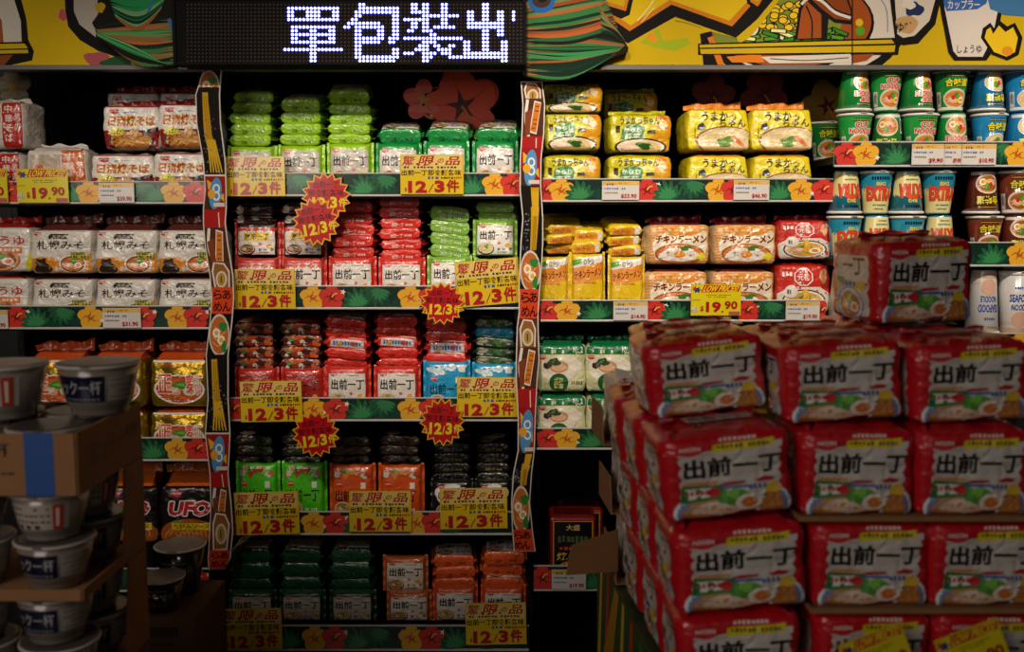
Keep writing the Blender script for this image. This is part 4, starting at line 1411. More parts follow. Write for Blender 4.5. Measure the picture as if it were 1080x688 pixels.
def d_sign(A):
    A.rect(.01, .01, .99, .99, '#d6b41a')
    A.rect(.02, .62, .98, .98, '#d8bf6a')
    for ch, cx, w, h in (('驚', .13, .2, .24), ('限', .42, .24, .26), ('の', .64, .1, .12), ('品', .84, .22, .22)):
        A.text(ch, cx, .84, w, h, '#e8d8b0', .07, shear=.2)
        A.text(ch, cx, .84, w, h, RED, .035, shear=.2)
    A.ell(.27, .76, .02, .03, RED, n=8); A.ell(.57, .76, .02, .03, RED, n=8)
    A.fine(.5, .68, .9, .055, '#4a3a20', 5, 17)
    A.text('出前一丁即食麵各味', .49, .545, .94, .145, '#241a10', .012)
    A.fine(.52, .415, .18, .075, '#1f5a9a', 3, 3); A.fine(.74, .415, .2, .055, '#3a2a14', 4, 5); A.fine(.91, .42, .13, .05, '#b8301c', 6, 4)
    A.text('$', .085, .12, .035, .1, RED, .02)
    A.text('12', .27, .19, .3, .3, RED, .045)
    A.poly([(.44, .05), (.455, .05), (.53, .26), (.515, .26)], RED)
    A.text('3', .62, .2, .16, .3, RED, .05)
    A.text('件', .83, .21, .2, .32, RED, .045)


def star_shape(n, inner, rot=.1):
    def f(w, h): return [(w / 2 * (1 if k % 2 == 0 else inner) * math.cos(rot + PI * k / n), h / 2 * (1 if k % 2 == 0 else inner) * math.sin(rot + PI * k / n)) for k in range(2 * n)]
    return f


def d_burst(A):
    A.star(.5, .5, .5, .5, 16, .8, '#d8a01c', .1)
    A.star(.5, .5, .46, .46, 16, .78, '#b3121a', .1)
    A.text('出前一丁', .5, .74, .5, .14, '#3a0a0c', .012)
    A.text('即食麵各味', .5, .57, .7, .13, '#3a0a0c', .012)
    A.text('$', .16, .3, .05, .12, '#dcc21c', .01)
    A.text('12', .36, .36, .27, .24, '#e0c81c', .04); A.poly([(.51, .24), (.53, .24), (.56, .42), (.54, .42)], '#e0c81c')
    A.text('3', .65, .37, .14, .24, '#e0c81c', .04); A.text('件', .83, .38, .16, .18, '#e0c81c', .03)


G4 = 'yellow three for twelve price signs'
SG = [(238, 301, 165, 207, 'leftmost, top centre shelf among lime packs', 0, C1), (422, 489, 163, 205, 'among dark green packs on the top centre shelf', 0, C1),
      (247, 312, 284, 326, 'below the spicy packs on the second shelf', 0, C2), (481, 548, 274, 322, 'tilted, below mottled green packs on the second shelf', -5, C2),
      (253, 319, 402, 445, 'below clear wrapped orange packs on the third shelf', -1, C3), (482, 546, 398, 440, 'in front of blue packs beside the right poster strip', 0, C3),
      (247, 316, 519, 564, 'in front of bright green packs', -1.5, C4), (368, 434, 518, 561, 'in front of orange packs on the fourth shelf', 0, C4), (464, 535, 515, 558, 'in front of black and white packs', -1, C4),
      (235, 298, 642, 685, 'in front of dark green packs, bottom shelf', -1, C5), (491, 555, 636, 680, 'in front of orange packs, bottom shelf', -1, C5)]
for a, b, c, d, w, rt, S in SG:
    card('price_sign', f'yellow and red price sign {w}', 'price sign', G4, a, b, c, d, d_sign, S.Y - .012, rt, key='sign')
G5 = 'red starburst price tags'
for a, b, c, d, w, rt, S, dy in [(317, 371, 181, 233, 'upper of the overlapping two, top shelf edge', 0, C1, .014), (307, 359, 208, 260, 'lower of the overlapping two, over second shelf packs', -9, C1, .02),
                                 (442, 491, 297, 343, 'at the second shelf edge beside the tilted yellow sign', 2, C2, .018), (307, 359, 433, 483, 'at the third shelf edge below red packs', -6, C3, .014), (442, 491, 419, 471, 'at the third shelf edge below the blue packs', 3, C3, .018)]:
    card('starburst_sign', f'red starburst price tag {w}', 'price tag', G5, a, b, c, d, d_burst, S.Y - dy, rt, '#d8a01c', key='burst', shape=star_shape(16, .8))


def d_low(A):
    A.rect(.01, .01, .99, .8, '#d8c81a')
    A.poly([(.02, .72), (.12, .98), (1.0, .94), (.98, .74), (.3, .7)], '#d8c81a')
    A.star(.12, .82, .1, .12, 6, .5, '#2a3a7a'); A.star(.07, .86, .05, .07, 5, .5, '#b8301c')
    A.poly([(.2, .74), (.26, .98), (.99, .95), (.95, .76)], '#b8301c')
    A.text('LOW PRICES!', .6, .86, .68, .2, '#e8d42a', .02, shear=.3)
    A.fine(.55, .66, .5, .03, '#5a4a14', 4, 14); A.fine(.52, .6, .36, .025, '#5a4a14', 5, 9); A.fine(.1, .5, .16, .02, '#5a4a14', 6, 5)
    A.ell(.07, .2, .07, .1, '#cfc7a8'); A.fine(.07, .23, .1, .04, '#7a5a8a', 2, 3); A.fine(.07, .16, .1, .04, '#7a5a8a', 3, 3)
    A.text('$', .22, .22, .07, .18, RED, .02)
    A.text('19', .45, .28, .3, .34, RED, .04); A.ell(.63, .13, .02, .03, RED, n=8); A.text('90', .8, .34, .26, .26, RED, .03)
    A.rect(.76, .03, .98, .14, '#b8506a')


def d_label(price, col=RED):
    def f(A):
        A.rect(.01, .02, .99, .98, '#cfcac4')
        A.rect(.01, .78, .99, .98, '#d8a83c')
        A.fine(.22, .82, .2, .12, '#3a4a7a', 3, 3); A.fine(.55, .88, .2, .09, '#b8741c', 5, 4); A.fine(.85, .86, .2, .07, '#d0cabf', 8, 3)
        A.fine(.35, .6, .6, .1, '#5a6a9a', 4, 9); A.fine(.25, .38, .36, .07, '#6a6a72', 6, 6)
        A.text(price, .72, .2, .42, .24, col, .025)
    return f


G6 = 'price cards in the shelf rails'
card('low_price_sign', 'yellow low price sign in front of the orange and white bag', 'price sign', 'yellow low price signs', 17, 73, 178, 214, d_low, L1.Y - .012, key='low')
card('low_price_sign', 'yellow low price sign cut by the left edge', 'price sign', 'yellow low price signs', -46, 9, 178, 214, d_low, L1.Y - .012, key='low')
card('low_price_sign', 'yellow low price sign below the orange striped bags', 'price sign', 'yellow low price signs', 729, 781, 300, 333, d_low, R2.Y - .012, key='low')
for a, b, c, d, S, pr, w in [(104, 142, 193, 214, L1, '$39.90', 'white price card under the fried noodle bags'), (108, 149, 325, 346, L2, '$31.90', 'white price card under the black bear bags'), (-28, 9, 327, 347, L2, '$31.90', 'white price card at the left edge under red lettered bags'),
                             (635, 674, 191, 211, R1, '$33.90', 'white price card under the green panel bags'), (774, 811, 190, 211, R1, '$46.90', 'white price card under the plain yellow bags'), (647, 683, 318, 338, R2, '$14.90', 'white price card under the small yellow packs'),
                             (829, 864, 318, 338, R2, '$19.90', 'white price card under the white octagon bags'), (582, 618, 601, 622, R4, '$19.90', 'white price card under the noodle boxes'),
                             (962, 996, 152, 174, K1, '$9.90', 'white price card under green cups, left one'), (996, 1014, 152, 174, K1, '$9.90', 'white price card under green cups, narrow middle one'), (1014, 1050, 152, 174, K1, '$10.90', 'white price card under green cups, right one')]:
    card('shelf_price_card', w, 'price card', G6, a, b, c, d, d_label(pr), S.Y - .01, base='#cfcac4')

# ---- poster strips on the bay posts ---------------------------------------
def decor(label, edges, Y, items):
    Lp = [(a, y) for y, a, b in edges]; Rp = [(b, y) for y, a, b in edges]
    ym = (edges[0][0] + edges[-1][0]) / 2
    cx, cz = at(sum(a + b for _, a, b in edges) / len(edges) / 2, ym, Y)
    T = lambda x, y: (at(x, y, Y)[0] - cx, at(x, y, Y)[1] - cz)
    bm = bmesh.new()
    slab(bm, [T(*p) for p in Lp] + [T(*p) for p in Rp[::-1]], 0, .004)
    o = link('poster_strip', mesh('poster_strip', bm, [mat('#cfc8be', 'print')], False), None, (cx, Y, cz))
    tag(o, label, 'poster strip', 'noodle poster strips on the bay posts')
    A = Art(tf=T, kind='print')

    def xs(y):
        for (y0, a0, b0), (y1, a1, b1) in zip(edges[:-1], edges[1:]):
            if y0 <= y <= y1:
                t = (y - y0) / (y1 - y0)
                return a0 + (a1 - a0) * t, b0 + (b1 - b0) * t
        return edges[-1][1:] if y > edges[-1][0] else edges[0][1:]

    def band(y0, y1, col):
        ys = [y0] + [e[0] for e in edges if y0 < e[0] < y1] + [y1]
        A.poly([(xs(y)[0] + 1.2, y) for y in ys] + [(xs(y)[1] - 1.2, y) for y in ys[::-1]], col)
    for kind, y0, y1 in items:
        a, b = xs((y0 + y1) / 2)
        c = (a + b) / 2
        h = y1 - y0
        u = lambda fx, fy: (xs(y0 + fy * h)[0] + 2 + fx * (xs(y0 + fy * h)[1] - xs(y0 + fy * h)[0] - 4), y0 + fy * h)
        if kind == 'hand':      # raised noodles on black
            band(y0, y1, '#17120f')
            up_ = y1 < 360 and a > 400
            q = (lambda fx, fy: u(fx, fy)) if a < 400 else (lambda fx, fy: u(.35 + fx * .65, 1 - fy))
            A.stroke([q(.35, .06), q(.4, .5), q(.5, .72)], 6, 9, '#b98f1c')
            for k in range(5): A.stroke([q(.36 + .07 * k, .6), q(.3 + .15 * k, .98)], 3, 1.2, '#c79c22')
            for k in range(3): A.stroke([q(.3 + .1 * k, .1), q(.36 + .1 * k, .6)], .7, .7, '#8a6410')
            r = random.Random(int(y0))
            for k in range(26):
                x, y = u(r.uniform(.02, .98) if a < 400 else r.uniform(.02, .35), r.uniform(.35, 1))
                A.star(x, y, 1.3, 1.3, 4, .4, r.choice(['#4a5a8a', '#6a4a7a', '#4a6a4a', '#8a8a90']), r.random())
        if kind == 'bowl':
            band(y0, y1, '#17120f')
            A.ell(c, y0 + h * .5, (b - a) * .46, h * .5, '#c9bfae'); A.ell(c, y0 + h * .5, (b - a) * .4, h * .44, '#b5622a')
            for k in range(4): A.stroke([u(.2, .3 + k * .12), u(.5, .4 + k * .12), u(.8, .3 + k * .12)], 1, 1, '#d8a85a')
            A.blob(c + 4, y0 + h * .3, 4, h * .12, '#2f7a34', 3); A.ell(c - 3, y0 + h * .45, 4, 5, '#e4dccf'); A.ell(c - 3, y0 + h * .45, 2, 2.6, '#d8a01c')
            A.ell(c + 2, y0 + h * .62, 4, 5, '#e4dccf'); A.ell(c + 2, y0 + h * .62, 2, 2.6, '#d8a01c'); A.blob(c + 5, y0 + h * .78, 3, 6, '#2f7a34', 6)
        if kind == 'fish':      # blue round form with rings on red
            band(y0, y1, '#8f1a1a')
            A.poly([u(.05, .1), u(.45, .25), u(.1, .4)], '#d8a82a'); A.poly([u(.95, .5), u(.7, .6), u(.98, .75)], '#d8a82a')
            A.poly([u(0, .5), u(.3, .45), u(.35, 1), u(.0, .95)], '#3a2a1c')
            A.ell(c, y0 + h * .5, 6.5, h * .46, '#4a8ab8', rot=.1)
            for fy in (.36, .58): A.ell(c + 1, y0 + h * fy, 4, 5, '#d8d8d4'); A.ell(c + 1, y0 + h * fy, 2.3, 3, '#4a8ab8')
            A.ell(c - 4, y0 + h * .52, 4, 5, '#d89a2a'); A.rect(c - 2, y1 - 8, b - 2, y1 - 4, '#c8c0b4')
        if kind == 'red':
            band(y0, y1, '#a01c1c')
            A.stroke([u(.7, .1), u(.75, .9)], 1, 1, '#d8c8b8')
        if kind == 'tag':       # orange tag and brown bottle
            band(y0, y1, '#4a2a1c')
            A.stroke([u(.2, .02), u(.1, .5), u(.3, .98)], 3, 3, '#d8cfc4')
            A.poly([u(.55, .05), u(.9, .1), u(.7, .9), u(.3, .85)], '#d8cfc4'); A.poly([u(.58, .09), u(.86, .13), u(.67, .86), u(.36, .81)], '#c4701c')
            for k in range(6): A.fine(*u(.7 - k * .03, .2 + k * .11), 4, 2, '#5a2a10', k, 2)
            A.poly([u(.05, .35), u(.4, .25), u(.35, .9), u(.1, .95)], '#7a3a1c')
        if kind == 'bottle':
            band(y0, y1, '#5a2f1c')
            A.poly([u(.2, .02), u(.75, .05), u(.95, .3), u(.9, .95), u(.15, .98), u(.05, .3)], '#d8cfc4'); A.poly([u(.26, .06), u(.7, .09), u(.88, .32), u(.83, .91), u(.22, .94), u(.13, .32)], '#8a5a2c')
            A.ell(c, y0 + h * .55, 6, h * .26, '#c9bfa8'); A.ell(c, y0 + h * .55, 4, h * .2, '#a8823c'); A.fine(c, y0 + h * .55, 2, h * .26, '#4a3418', 3, 1)
        if kind == 'word':
            band(y0, y1, '#c8401f')
            r = random.Random(int(y0))
            for k in range(2):
                for j in range(2):
                    A.text('らあめん'[k * 2 + j], u(.28 + .46 * j, 0)[0], y0 + h * (.28 + .46 * k), 9, -h * .36, '#1a0d0a', .05)
    me = A.build('strip_print', eps0=.0006)
    link('strip_print', me, o)


decor('black and red noodle poster strip on the left post of the middle bay',
      [(72, 215, 234), (100, 206, 232), (130, 207, 233), (170, 214, 238), (200, 216, 239), (220, 214, 239), (235, 214, 238), (260, 216, 241), (290, 221, 246), (315, 223, 247), (340, 221, 245), (375, 217, 241), (420, 219, 241), (458, 216, 243), (500, 221, 241), (530, 222, 244), (560, 221, 246), (590, 219, 243), (601, 220, 237)],
      2.55, [('bowl', 74, 110), ('hand', 92, 184), ('fish', 186, 222), ('red', 222, 244), ('tag', 240, 284), ('bottle', 276, 310), ('word', 303, 331), ('bowl', 331, 376), ('hand', 374, 456), ('fish', 458, 500), ('red', 498, 522), ('tag', 514, 548), ('bottle', 540, 582), ('word', 580, 600)])
decor('black and red noodle poster strip on the right post of the middle bay',
      [(86, 549, 572), (110, 551, 575), (140, 550, 574), (170, 548, 571), (200, 548, 571), (230, 551, 573), (255, 549, 573), (275, 548, 572), (300, 547, 570), (330, 547, 568), (345, 545, 568), (380, 544, 569), (400, 544, 567), (440, 546, 565), (475, 546, 564), (500, 541, 561), (530, 539, 559), (560, 540, 562), (582, 542, 565)],
      2.55, [('bottle', 87, 112), ('tag', 104, 146), ('red', 144, 160), ('fish', 156, 198), ('hand', 196, 276), ('bowl', 264, 308), ('word', 305, 337), ('bottle', 336, 372), ('tag', 366, 412), ('red', 410, 432), ('fish', 430, 480), ('hand', 478, 520), ('bowl', 512, 562), ('word', 558, 581)])

# ---- flowers cut from card on the back panels -----------------------------
def flower(label, cx, cy, r, c1, c2, Y=2.8, pl=False, rot=0):
    X, Z = at(cx, cy, Y)
    R = r * Y / F
    pts = []
    for k in range(60):
        t = 2 * PI * k / 60
        m = .68 + .32 * abs(math.cos(2.5 * (t - rot)))
        pts.append((R * m * math.cos(t), R * m * math.sin(t)))
    bm = bmesh.new(); slab(bm, pts, -.002, 0)
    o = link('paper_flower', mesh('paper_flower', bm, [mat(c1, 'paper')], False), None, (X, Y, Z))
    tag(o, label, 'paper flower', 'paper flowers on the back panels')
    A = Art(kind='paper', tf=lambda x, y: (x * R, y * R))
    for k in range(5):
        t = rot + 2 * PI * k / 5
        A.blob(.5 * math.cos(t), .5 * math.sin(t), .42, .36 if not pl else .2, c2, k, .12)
        A.stroke([(.1 * math.cos(t), .1 * math.sin(t)), (.85 * math.cos(t + .1), .85 * math.sin(t + .1))], .05, .01, c1, n=4)
    A.star(0, 0, .4, .4, 5, .35, '#4a0d0e' if not pl else '#c8a02a', rot)
    A.stroke([(0, 0), (.2, -.3), (.35, -.7)], .07, .05, '#c8742c'); A.ell(.36, -.74, .08, .08, '#d8b02a')
    link('petals', A.build('petals', yflat=-.002), o)


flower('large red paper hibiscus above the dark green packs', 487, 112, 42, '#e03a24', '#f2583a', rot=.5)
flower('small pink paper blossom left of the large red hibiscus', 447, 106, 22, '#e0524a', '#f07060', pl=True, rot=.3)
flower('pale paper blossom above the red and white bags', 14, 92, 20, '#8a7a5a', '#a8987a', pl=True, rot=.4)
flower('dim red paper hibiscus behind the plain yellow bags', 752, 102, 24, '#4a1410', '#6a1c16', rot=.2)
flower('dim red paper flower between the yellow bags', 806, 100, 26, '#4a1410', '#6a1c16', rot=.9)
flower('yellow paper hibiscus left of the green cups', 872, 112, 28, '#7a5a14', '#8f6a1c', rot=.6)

# ---- header board with cartoon print --------------------------------------
YH = 2.55
hx, hz = at(540, 68, YH)


def TH_(x, y):
    p = at(x, y, YH)
    return p[0] - hx, p[1] - hz


bm = bmesh.new()
x0, z0 = TH_(-60, 69); x1, z1 = TH_(1140, -60)
box(bm, x0, x1, 0, .03, z0, z1, bev=.002)
hd = link('header_board', mesh('header_board', bm, [mat('#b89c10', 'print')], False), None, (hx, YH, hz))
tag(hd, 'long yellow cartoon header board above the shelves', 'header board')
link('bottom_trim', boxmesh('bottom_trim', (x0, x1, -.008, .034, z0 - .012, z0), mat('#4a4848', 'metal'), .001), hd)
for xb_ in (XL + .02, XR - .02, XK - .02, at(-50, 320)[0]):
    link('bracket', boxmesh('bracket', (xb_ - hx - .012, xb_ - hx + .012, .029, .39, z0 + .09, z0 + .115), STEEL, .002), hd)
A = Art(tf=TH_, kind='print')
YEL = '#b89a0c'
A.rect(-60, -60, 1140, 69, YEL)
K = '#120e0c'
# left bowl and chopsticks
A.poly([(-60, -60), (2, -60), (20, -10), (28, 20), (30, 42), (36, 54), (34, 64), (10, 69), (-60, 69)], K)
A.poly([(-60, -60), (-4, -60), (14, -4), (22, 22), (23, 44), (-60, 47)], '#b9b2a6')
A.poly([(-60, -20), (-16, -12), (2, 22), (4, 46), (-60, 47)], '#8a4a20'); A.ell(-22, 32, 20, 12, '#c98a3a')
A.poly([(-60, 46), (27, 44), (31, 57), (-60, 59)], K); A.poly([(-60, 47.5), (26, 46), (29.5, 51), (-60, 53)], YEL); A.poly([(-60, 54), (29.5, 52.5), (30, 56), (-60, 58)], YEL)
A.poly([(-60, 60), (14, 58), (4, 69), (-60, 69)], '#7a3c18')
# large pale round form with a black outline
A.poly([(66, -60), (69, 12), (72, 28), (84, 42), (104, 54), (128, 62), (180, 66), (190, -60)], K)
A.poly([(77, -60), (78, 12), (84, 26), (102, 40), (126, 50), (180, 54), (190, -60)], '#a59c92')
A.blob(66, 16, 4, 6, '#b8485a', 2); A.blob(102, 62, 12, 8, '#9a4a50', 3); A.blob(124, 66, 18, 6, '#1f4a2a', 5)
A.poly([(620, 69), (662, 46), (714, 18), (776, 40), (798, 21), (832, -20), (600, -20), (600, 69)], YEL)
# noodle bowl
A.ell(848, 26, 108, 66, K, 44); A.ell(850, 22, 100, 60, '#c2b8aa', 44)
A.stroke([(918, -14), (934, 8), (936, 34)], 1.2, 1.2, '#6a7a9a')
A.ell(834, 24, 88, 50, K, 40); A.ell(833, 23, 86, 48, '#8f4416', 40)
A.poly([(752, 34), (776, 22), (806, 0), (838, -20), (880, -20), (890, 10), (884, 44), (756, 50)], '#6f7a2a')
A.ell(786, 30, 16, 12, K); A.ell(786, 30, 14, 10, '#c9c0b4'); A.ell(780, 34, 9, 6, '#c46a1c')
r = random.Random(5)
for k in range(30):
    x, y = 804 + r.uniform(0, 40), 4 + r.uniform(0, 26)
    A.ell(x, y, 5.2, 4.2, K, n=12); A.ell(x, y, 4.1, 3.1, '#d0ac18', n=12)
for k in range(24):
    x = 782 + r.uniform(0, 104); y = 32 + r.uniform(0, 11)
    dy = r.uniform(-4, 4)
    A.stroke([(x - 9, y + dy), (x + 9, y - dy)], 5, 5, K, n=2); A.stroke([(x - 7.5, y + dy * .8), (x + 7.5, y - dy * .8)], 3.2, 3.2, r.choice(['#d8cf86', '#d8cf86', '#4f8a1c', '#2f7a1c']), n=2)
A.poly([(838, 42), (842, 10), (852, -8), (866, -2), (874, 14), (872, 42)], K)
A.poly([(841, 41), (845, 12), (852, -4), (860, 2), (866, 16), (866, 40)], '#8f4416')
A.stroke([(850, 6), (856, 22), (856, 40)], 1.6, 1.6, K)
A.poly([(848, -2), (862, -14), (890, -16), (898, 10), (898, 26), (880, 24), (862, 12)], K); A.poly([(854, -2), (866, -11), (888, -12), (897, 12), (897, 22), (880, 20), (866, 9)], '#7a3814')
A.stroke([(844, 6), (852, -3), (866, 0), (880, 12), (897, 18)], 5, 5, K); A.stroke([(845, 5), (853, -2), (866, 1), (880, 13), (897, 19)], 3, 3, '#c9bfb2')
A.ell(907, 33, 5, 5, '#4f8a1c'); A.ell(906, 24, 4, 4, '#c9a01c')
A.poly([(640, 69), (736, 69), (740, 36), (752, 34), (776, 40), (798, 21), (700, 10), (640, 40)], YEL)
A.poly([(738, 36), (750, 33), (760, 69), (742, 69)], K); A.poly([(746, 40), (752, 38), (764, 69), (757, 69)], '#c46a1c')
A.poly([(776, 40), (780, 46), (790, 40), (802, 26), (834, -16), (826, -20), (797, 17)], YEL)
A.poly([(766, 60), (802, 57), (806, 66), (772, 66)], '#c9701c')
A.poly([(736, 46), (943, 40), (949, 44), (947, 58), (736, 58)], K)
A.poly([(737.5, 47.5), (940, 42), (943, 46), (738, 50.5)], YEL); A.poly([(738, 52), (944, 48), (943, 55), (739, 57)], YEL)
A.poly([(802, 60), (897, 57), (897, 66), (812, 67)], '#c2b8aa'); A.stroke([(812, 62), (850, 64), (895, 61)], 1, 1, K)
A.poly([(899, 58), (922, 57), (914, 64), (899, 67)], '#8f4416')
# right: burst with orange and black zigzag
A.poly([(600, -20), (832, -20), (798, 21), (776, 40), (712, 18), (662, 46), (640, 30), (600, 10)], K)
A.poly([(600, -20), (812, -20), (790, 8), (772, 28), (708, 5), (664, 33), (648, 22), (640, 8), (600, 0)], '#b8701a')
A.poly([(600, -20), (806, -20), (786, 4), (769, 22), (706, 0), (665, 27), (652, 18), (644, 2), (600, -6)], '#c9a812')
A.poly([(630, -20), (672, -20), (664, 16), (655, 20), (632, 10)], K); A.poly([(634, -20), (668, -20), (660, 12), (634, 4)], '#b8701a'); A.poly([(638, -20), (664, -20), (658, 7), (637, 1)], YEL)
A.poly([(782, -20), (788, 4), (800, 12), (824, -20)], K); A.poly([(788, -20), (791, 2), (799, 7), (817, -20)], '#b8701a'); A.poly([(793, -20), (794, 0), (799, 2), (812, -20)], YEL)
A.stroke([(672, 22), (684, 8), (692, -4)], 1, 1, '#d8cc9a'); A.stroke([(676, 24), (690, 8)], .7, .7, '#d8cc9a')
A.poly([(675, 45), (694, 30), (700, 44), (724, 40), (728, 46), (712, 54), (690, 50)], '#8fa01c'); A.blob(688, 40, 6, 5, '#c9861c', 2)
A.stroke([(712, 22), (726, 25), (740, 30)], 2, 1, '#8a7c14')
# printed cups
A.poly([(936, -20), (944, 44), (952, 48), (968, 46), (986, 26), (992, 0), (994, -20)], K)
A.poly([(942, -20), (946, 36), (952, 40), (964, 38), (980, 22), (986, 0), (988, -20)], '#bfb4a4')
A.blob(956, 26, 11, 10, '#b08a58', 3, .15); A.text('ゆ味', 954, 29, 18, -11, '#2a1c12', .02); A.blob(964, 10, 9, 8, '#1c2a50', 4); A.blob(958, 4, 7, 6, '#c9bfb2', 2)
A.poly([(988, -20), (992, 14), (1000, 56), (1006, 64), (1040, 64), (1050, 50), (1056, 14), (1066, -20)], K)
A.poly([(993, -20), (996, 10), (1005, 54), (1010, 60), (1036, 60), (1046, 40), (1052, 12), (1054, -20)], '#c4bab0')
A.poly([(993, -20), (995, 4), (998, 12), (1030, 10), (1040, 4), (1044, -20)], '#2f5a9a'); A.text('カップラー', 1016, 5, 34, -10, '#c4bab0', .02)
A.text('しょうゆ', 1022, 52, 26, -9, '#2a1c12', .015)
A.poly([(1036, -20), (1044, 10), (1060, 16), (1090, 18), (1140, 18), (1140, -20)], '#3a6a94')
A.poly([(1034, 40), (1036, 30), (1044, 24), (1048, 30), (1054, 22), (1062, 28), (1070, 24), (1078, 40), (1074, 58), (1062, 64), (1046, 58)], K)
A.poly([(1038, 40), (1040, 32), (1044, 29), (1047, 36), (1053, 27), (1060, 34), (1068, 29), (1073, 40), (1070, 55), (1061, 60), (1048, 55)], '#d0ac18'); A.ell(1062, 54, 6, 5, '#c9801c')
A.rect(898, -60, 899.3, 69, '#1a1512')
bx = (x0 + .001, z0 + .001, x1 - .001, z1 - .001)
link('cartoon_print', A.build('cartoon_print', clip=bx, eps0=.0006), hd)

# ---- painted feather boards either side of the display --------------------
def feather(label, outline, strokes, extra, Y):
    cx, cz = at(sum(p[0] for p in outline) / len(outline), sum(p[1] for p in outline) / len(outline), Y)
    T = lambda x, y: (at(x, y, Y)[0] - cx, at(x, y, Y)[1] - cz)
    bm = bmesh.new(); slab(bm, [T(*p) for p in outline], 0, .01)
    o = link('feather_sign_board', mesh('feather_sign_board', bm, [mat('#16120e', 'print')], False), None, (cx, Y, cz))
    tag(o, label, 'painted board', 'painted feather boards beside the display')
    A = Art(tf=T, kind='print')
    for pts, w, c in strokes: A.stroke(pts, .5, .4, c, n=12, mid=w)
    for f in extra: f(A)
    xs_ = [p[0] for p in map(lambda q: T(*q), outline)]; zs_ = [p[1] for p in map(lambda q: T(*q), outline)]
    link('feather_print', A.build('feather_print', eps0=.0006, eps=.00008, clip=(min(xs_), min(zs_), max(xs_), max(zs_))), o)


GO = ['#1f5a30', '#8a4a22', '#2f6a38', '#6a6a3a', '#a5552a', '#17442a', '#7a5a34', '#0f2a1c', '#5f7a4a']
def fan(r, n, start, end, bend, w, cols):
    """Tapered feather strokes from points along one line to points along another."""
    out = []
    for k in range(n):
        t = (k + r.uniform(-.4, .4)) / (n - 1)
        t = min(max(t, 0), 1)
        (ax, ay), (bx_, by) = start, end
        p = (ax[0] + (ax[1] - ax[0]) * t, ay[0] + (ay[1] - ay[0]) * t)
        q = (bx_[0] + (bx_[1] - bx_[0]) * t, by[0] + (by[1] - by[0]) * t)
        m = ((p[0] + q[0]) / 2 + bend[0] * (t - .3), (p[1] + q[1]) / 2 + bend[1] * (t - .2) + r.uniform(-1.5, 1.5))
        out.append(([p, m, q], r.uniform(*w), r.choice(cols)))
    r.shuffle(out)
    return out


DK = ['#0c2416', '#17100b', '#0f1a12']
r = random.Random(3)
ss = fan(r, 60, ((100, 112), (30, 46)), ((186, 186), (20, 66)), (4, 16), (2.5, 6), GO + DK + ['#9a5a2c', '#3f8a4a'])
ss += fan(r, 50, ((108, 122), (-24, 18)), ((186, 170), (-30, 10)), (0, 22), (2.5, 6), ['#0f5a34', '#1f7a44', '#0c3a24', '#8a4a22', '#123a2a', '#5f8a5a', '#0c2416'])
ss += fan(r, 16, ((101, 104), (34, 40)), ((170, 184), (66, 70)), (-6, 8), (1.5, 3), ['#2f8a4a', '#7aa06a', '#1f6a3a', '#17100b'])
feather('green and orange painted feather board left of the lit display', [(102, -30), (103, 6), (104, 14), (97, 24), (101, 32), (101, 40), (118, 48), (136, 56), (148, 66), (165, 72), (184, 69), (184, -30)], ss,
        [lambda A: A.blob(106, 8, 5, 6, '#a5861c', 3), lambda A: A.stroke([(178, 20), (183, 30), (184, 40)], 4, 5, '#3a5a8a'), lambda A: A.stroke([(162, -10), (160, 4), (156, 14)], 2, 2, '#2f5aa0')], 2.515)
ss = fan(r, 70, ((550, 556), (40, 80)), ((660, 648), (47, 58)), (-4, 16), (2.5, 6), GO + DK + ['#2f7a44', '#8a4a22'])
ss += fan(r, 60, ((550, 552), (4, 44)), ((634, 652), (-14, 30)), (0, 10), (2.5, 6), GO + DK + ['#8a4422', '#9a5028'])
ss += fan(r, 24, ((632, 634), (6, 34)), ((658, 662), (42, 50)), (4, -4), (1.5, 4), GO + DK)
feather('green and brown painted feather board with blue eye right of the lit display', [(549, -30), (549, 70), (552, 80), (575, 86), (600, 84), (622, 74), (640, 63), (662, 55), (663, 50), (654, 42), (647, 24), (634, 10), (632, -30)], ss,
        [lambda A: A.ell(571, 2, 14, 12, '#1f5a9a'), lambda A: A.ell(571, 0, 10, 8.5, '#3a2a28'), lambda A: A.ell(572, -1, 5, 4, '#15100e')], 2.515)

# ---- LED display ----------------------------------------------------------
YL = 2.47
PX = YL / F / math.cos(0) * 1.0
lx, lz = at(369, 68.5, YL)
TL = lambda x, y: (at(x, y, YL)[0] - lx, at(x, y, YL)[1] - lz)
led = link('led_display', None, loc=(lx, YL, lz))
tag(led, 'black message display with lit white characters, hung on the header', 'display')
xa, za = TL(183.5, 68.5); xb, zb = TL(555, -3)
bm = bmesh.new()
box(bm, xa, xb, .0, .05, za, zb, bev=.003)
link('housing', mesh('housing', bm, [mat('#0a0909', 'matte')], False), led)
bm = bmesh.new()
for q in ((xa, xb, za, za + .006), (xa, xb, zb - .006, zb), (xa, xa + .008, za + .006, zb - .006), (xb - .008, xb, za + .006, zb - .006)): box(bm, q[0], q[1], -.006, .001, q[2], q[3], bev=.001)
link('frame', mesh('frame', bm, [mat('#0f0e0e', 'matte')], False), led)
for xx in (225, 505):
    X_ = TL(xx, 0)[0]
    link('hanger', boxmesh('hanger', (X_ - .012, X_ + .012, .048, YH - YL - .001, zb - .05, zb - .02), STEEL, .002), led)
PCH = 3.95
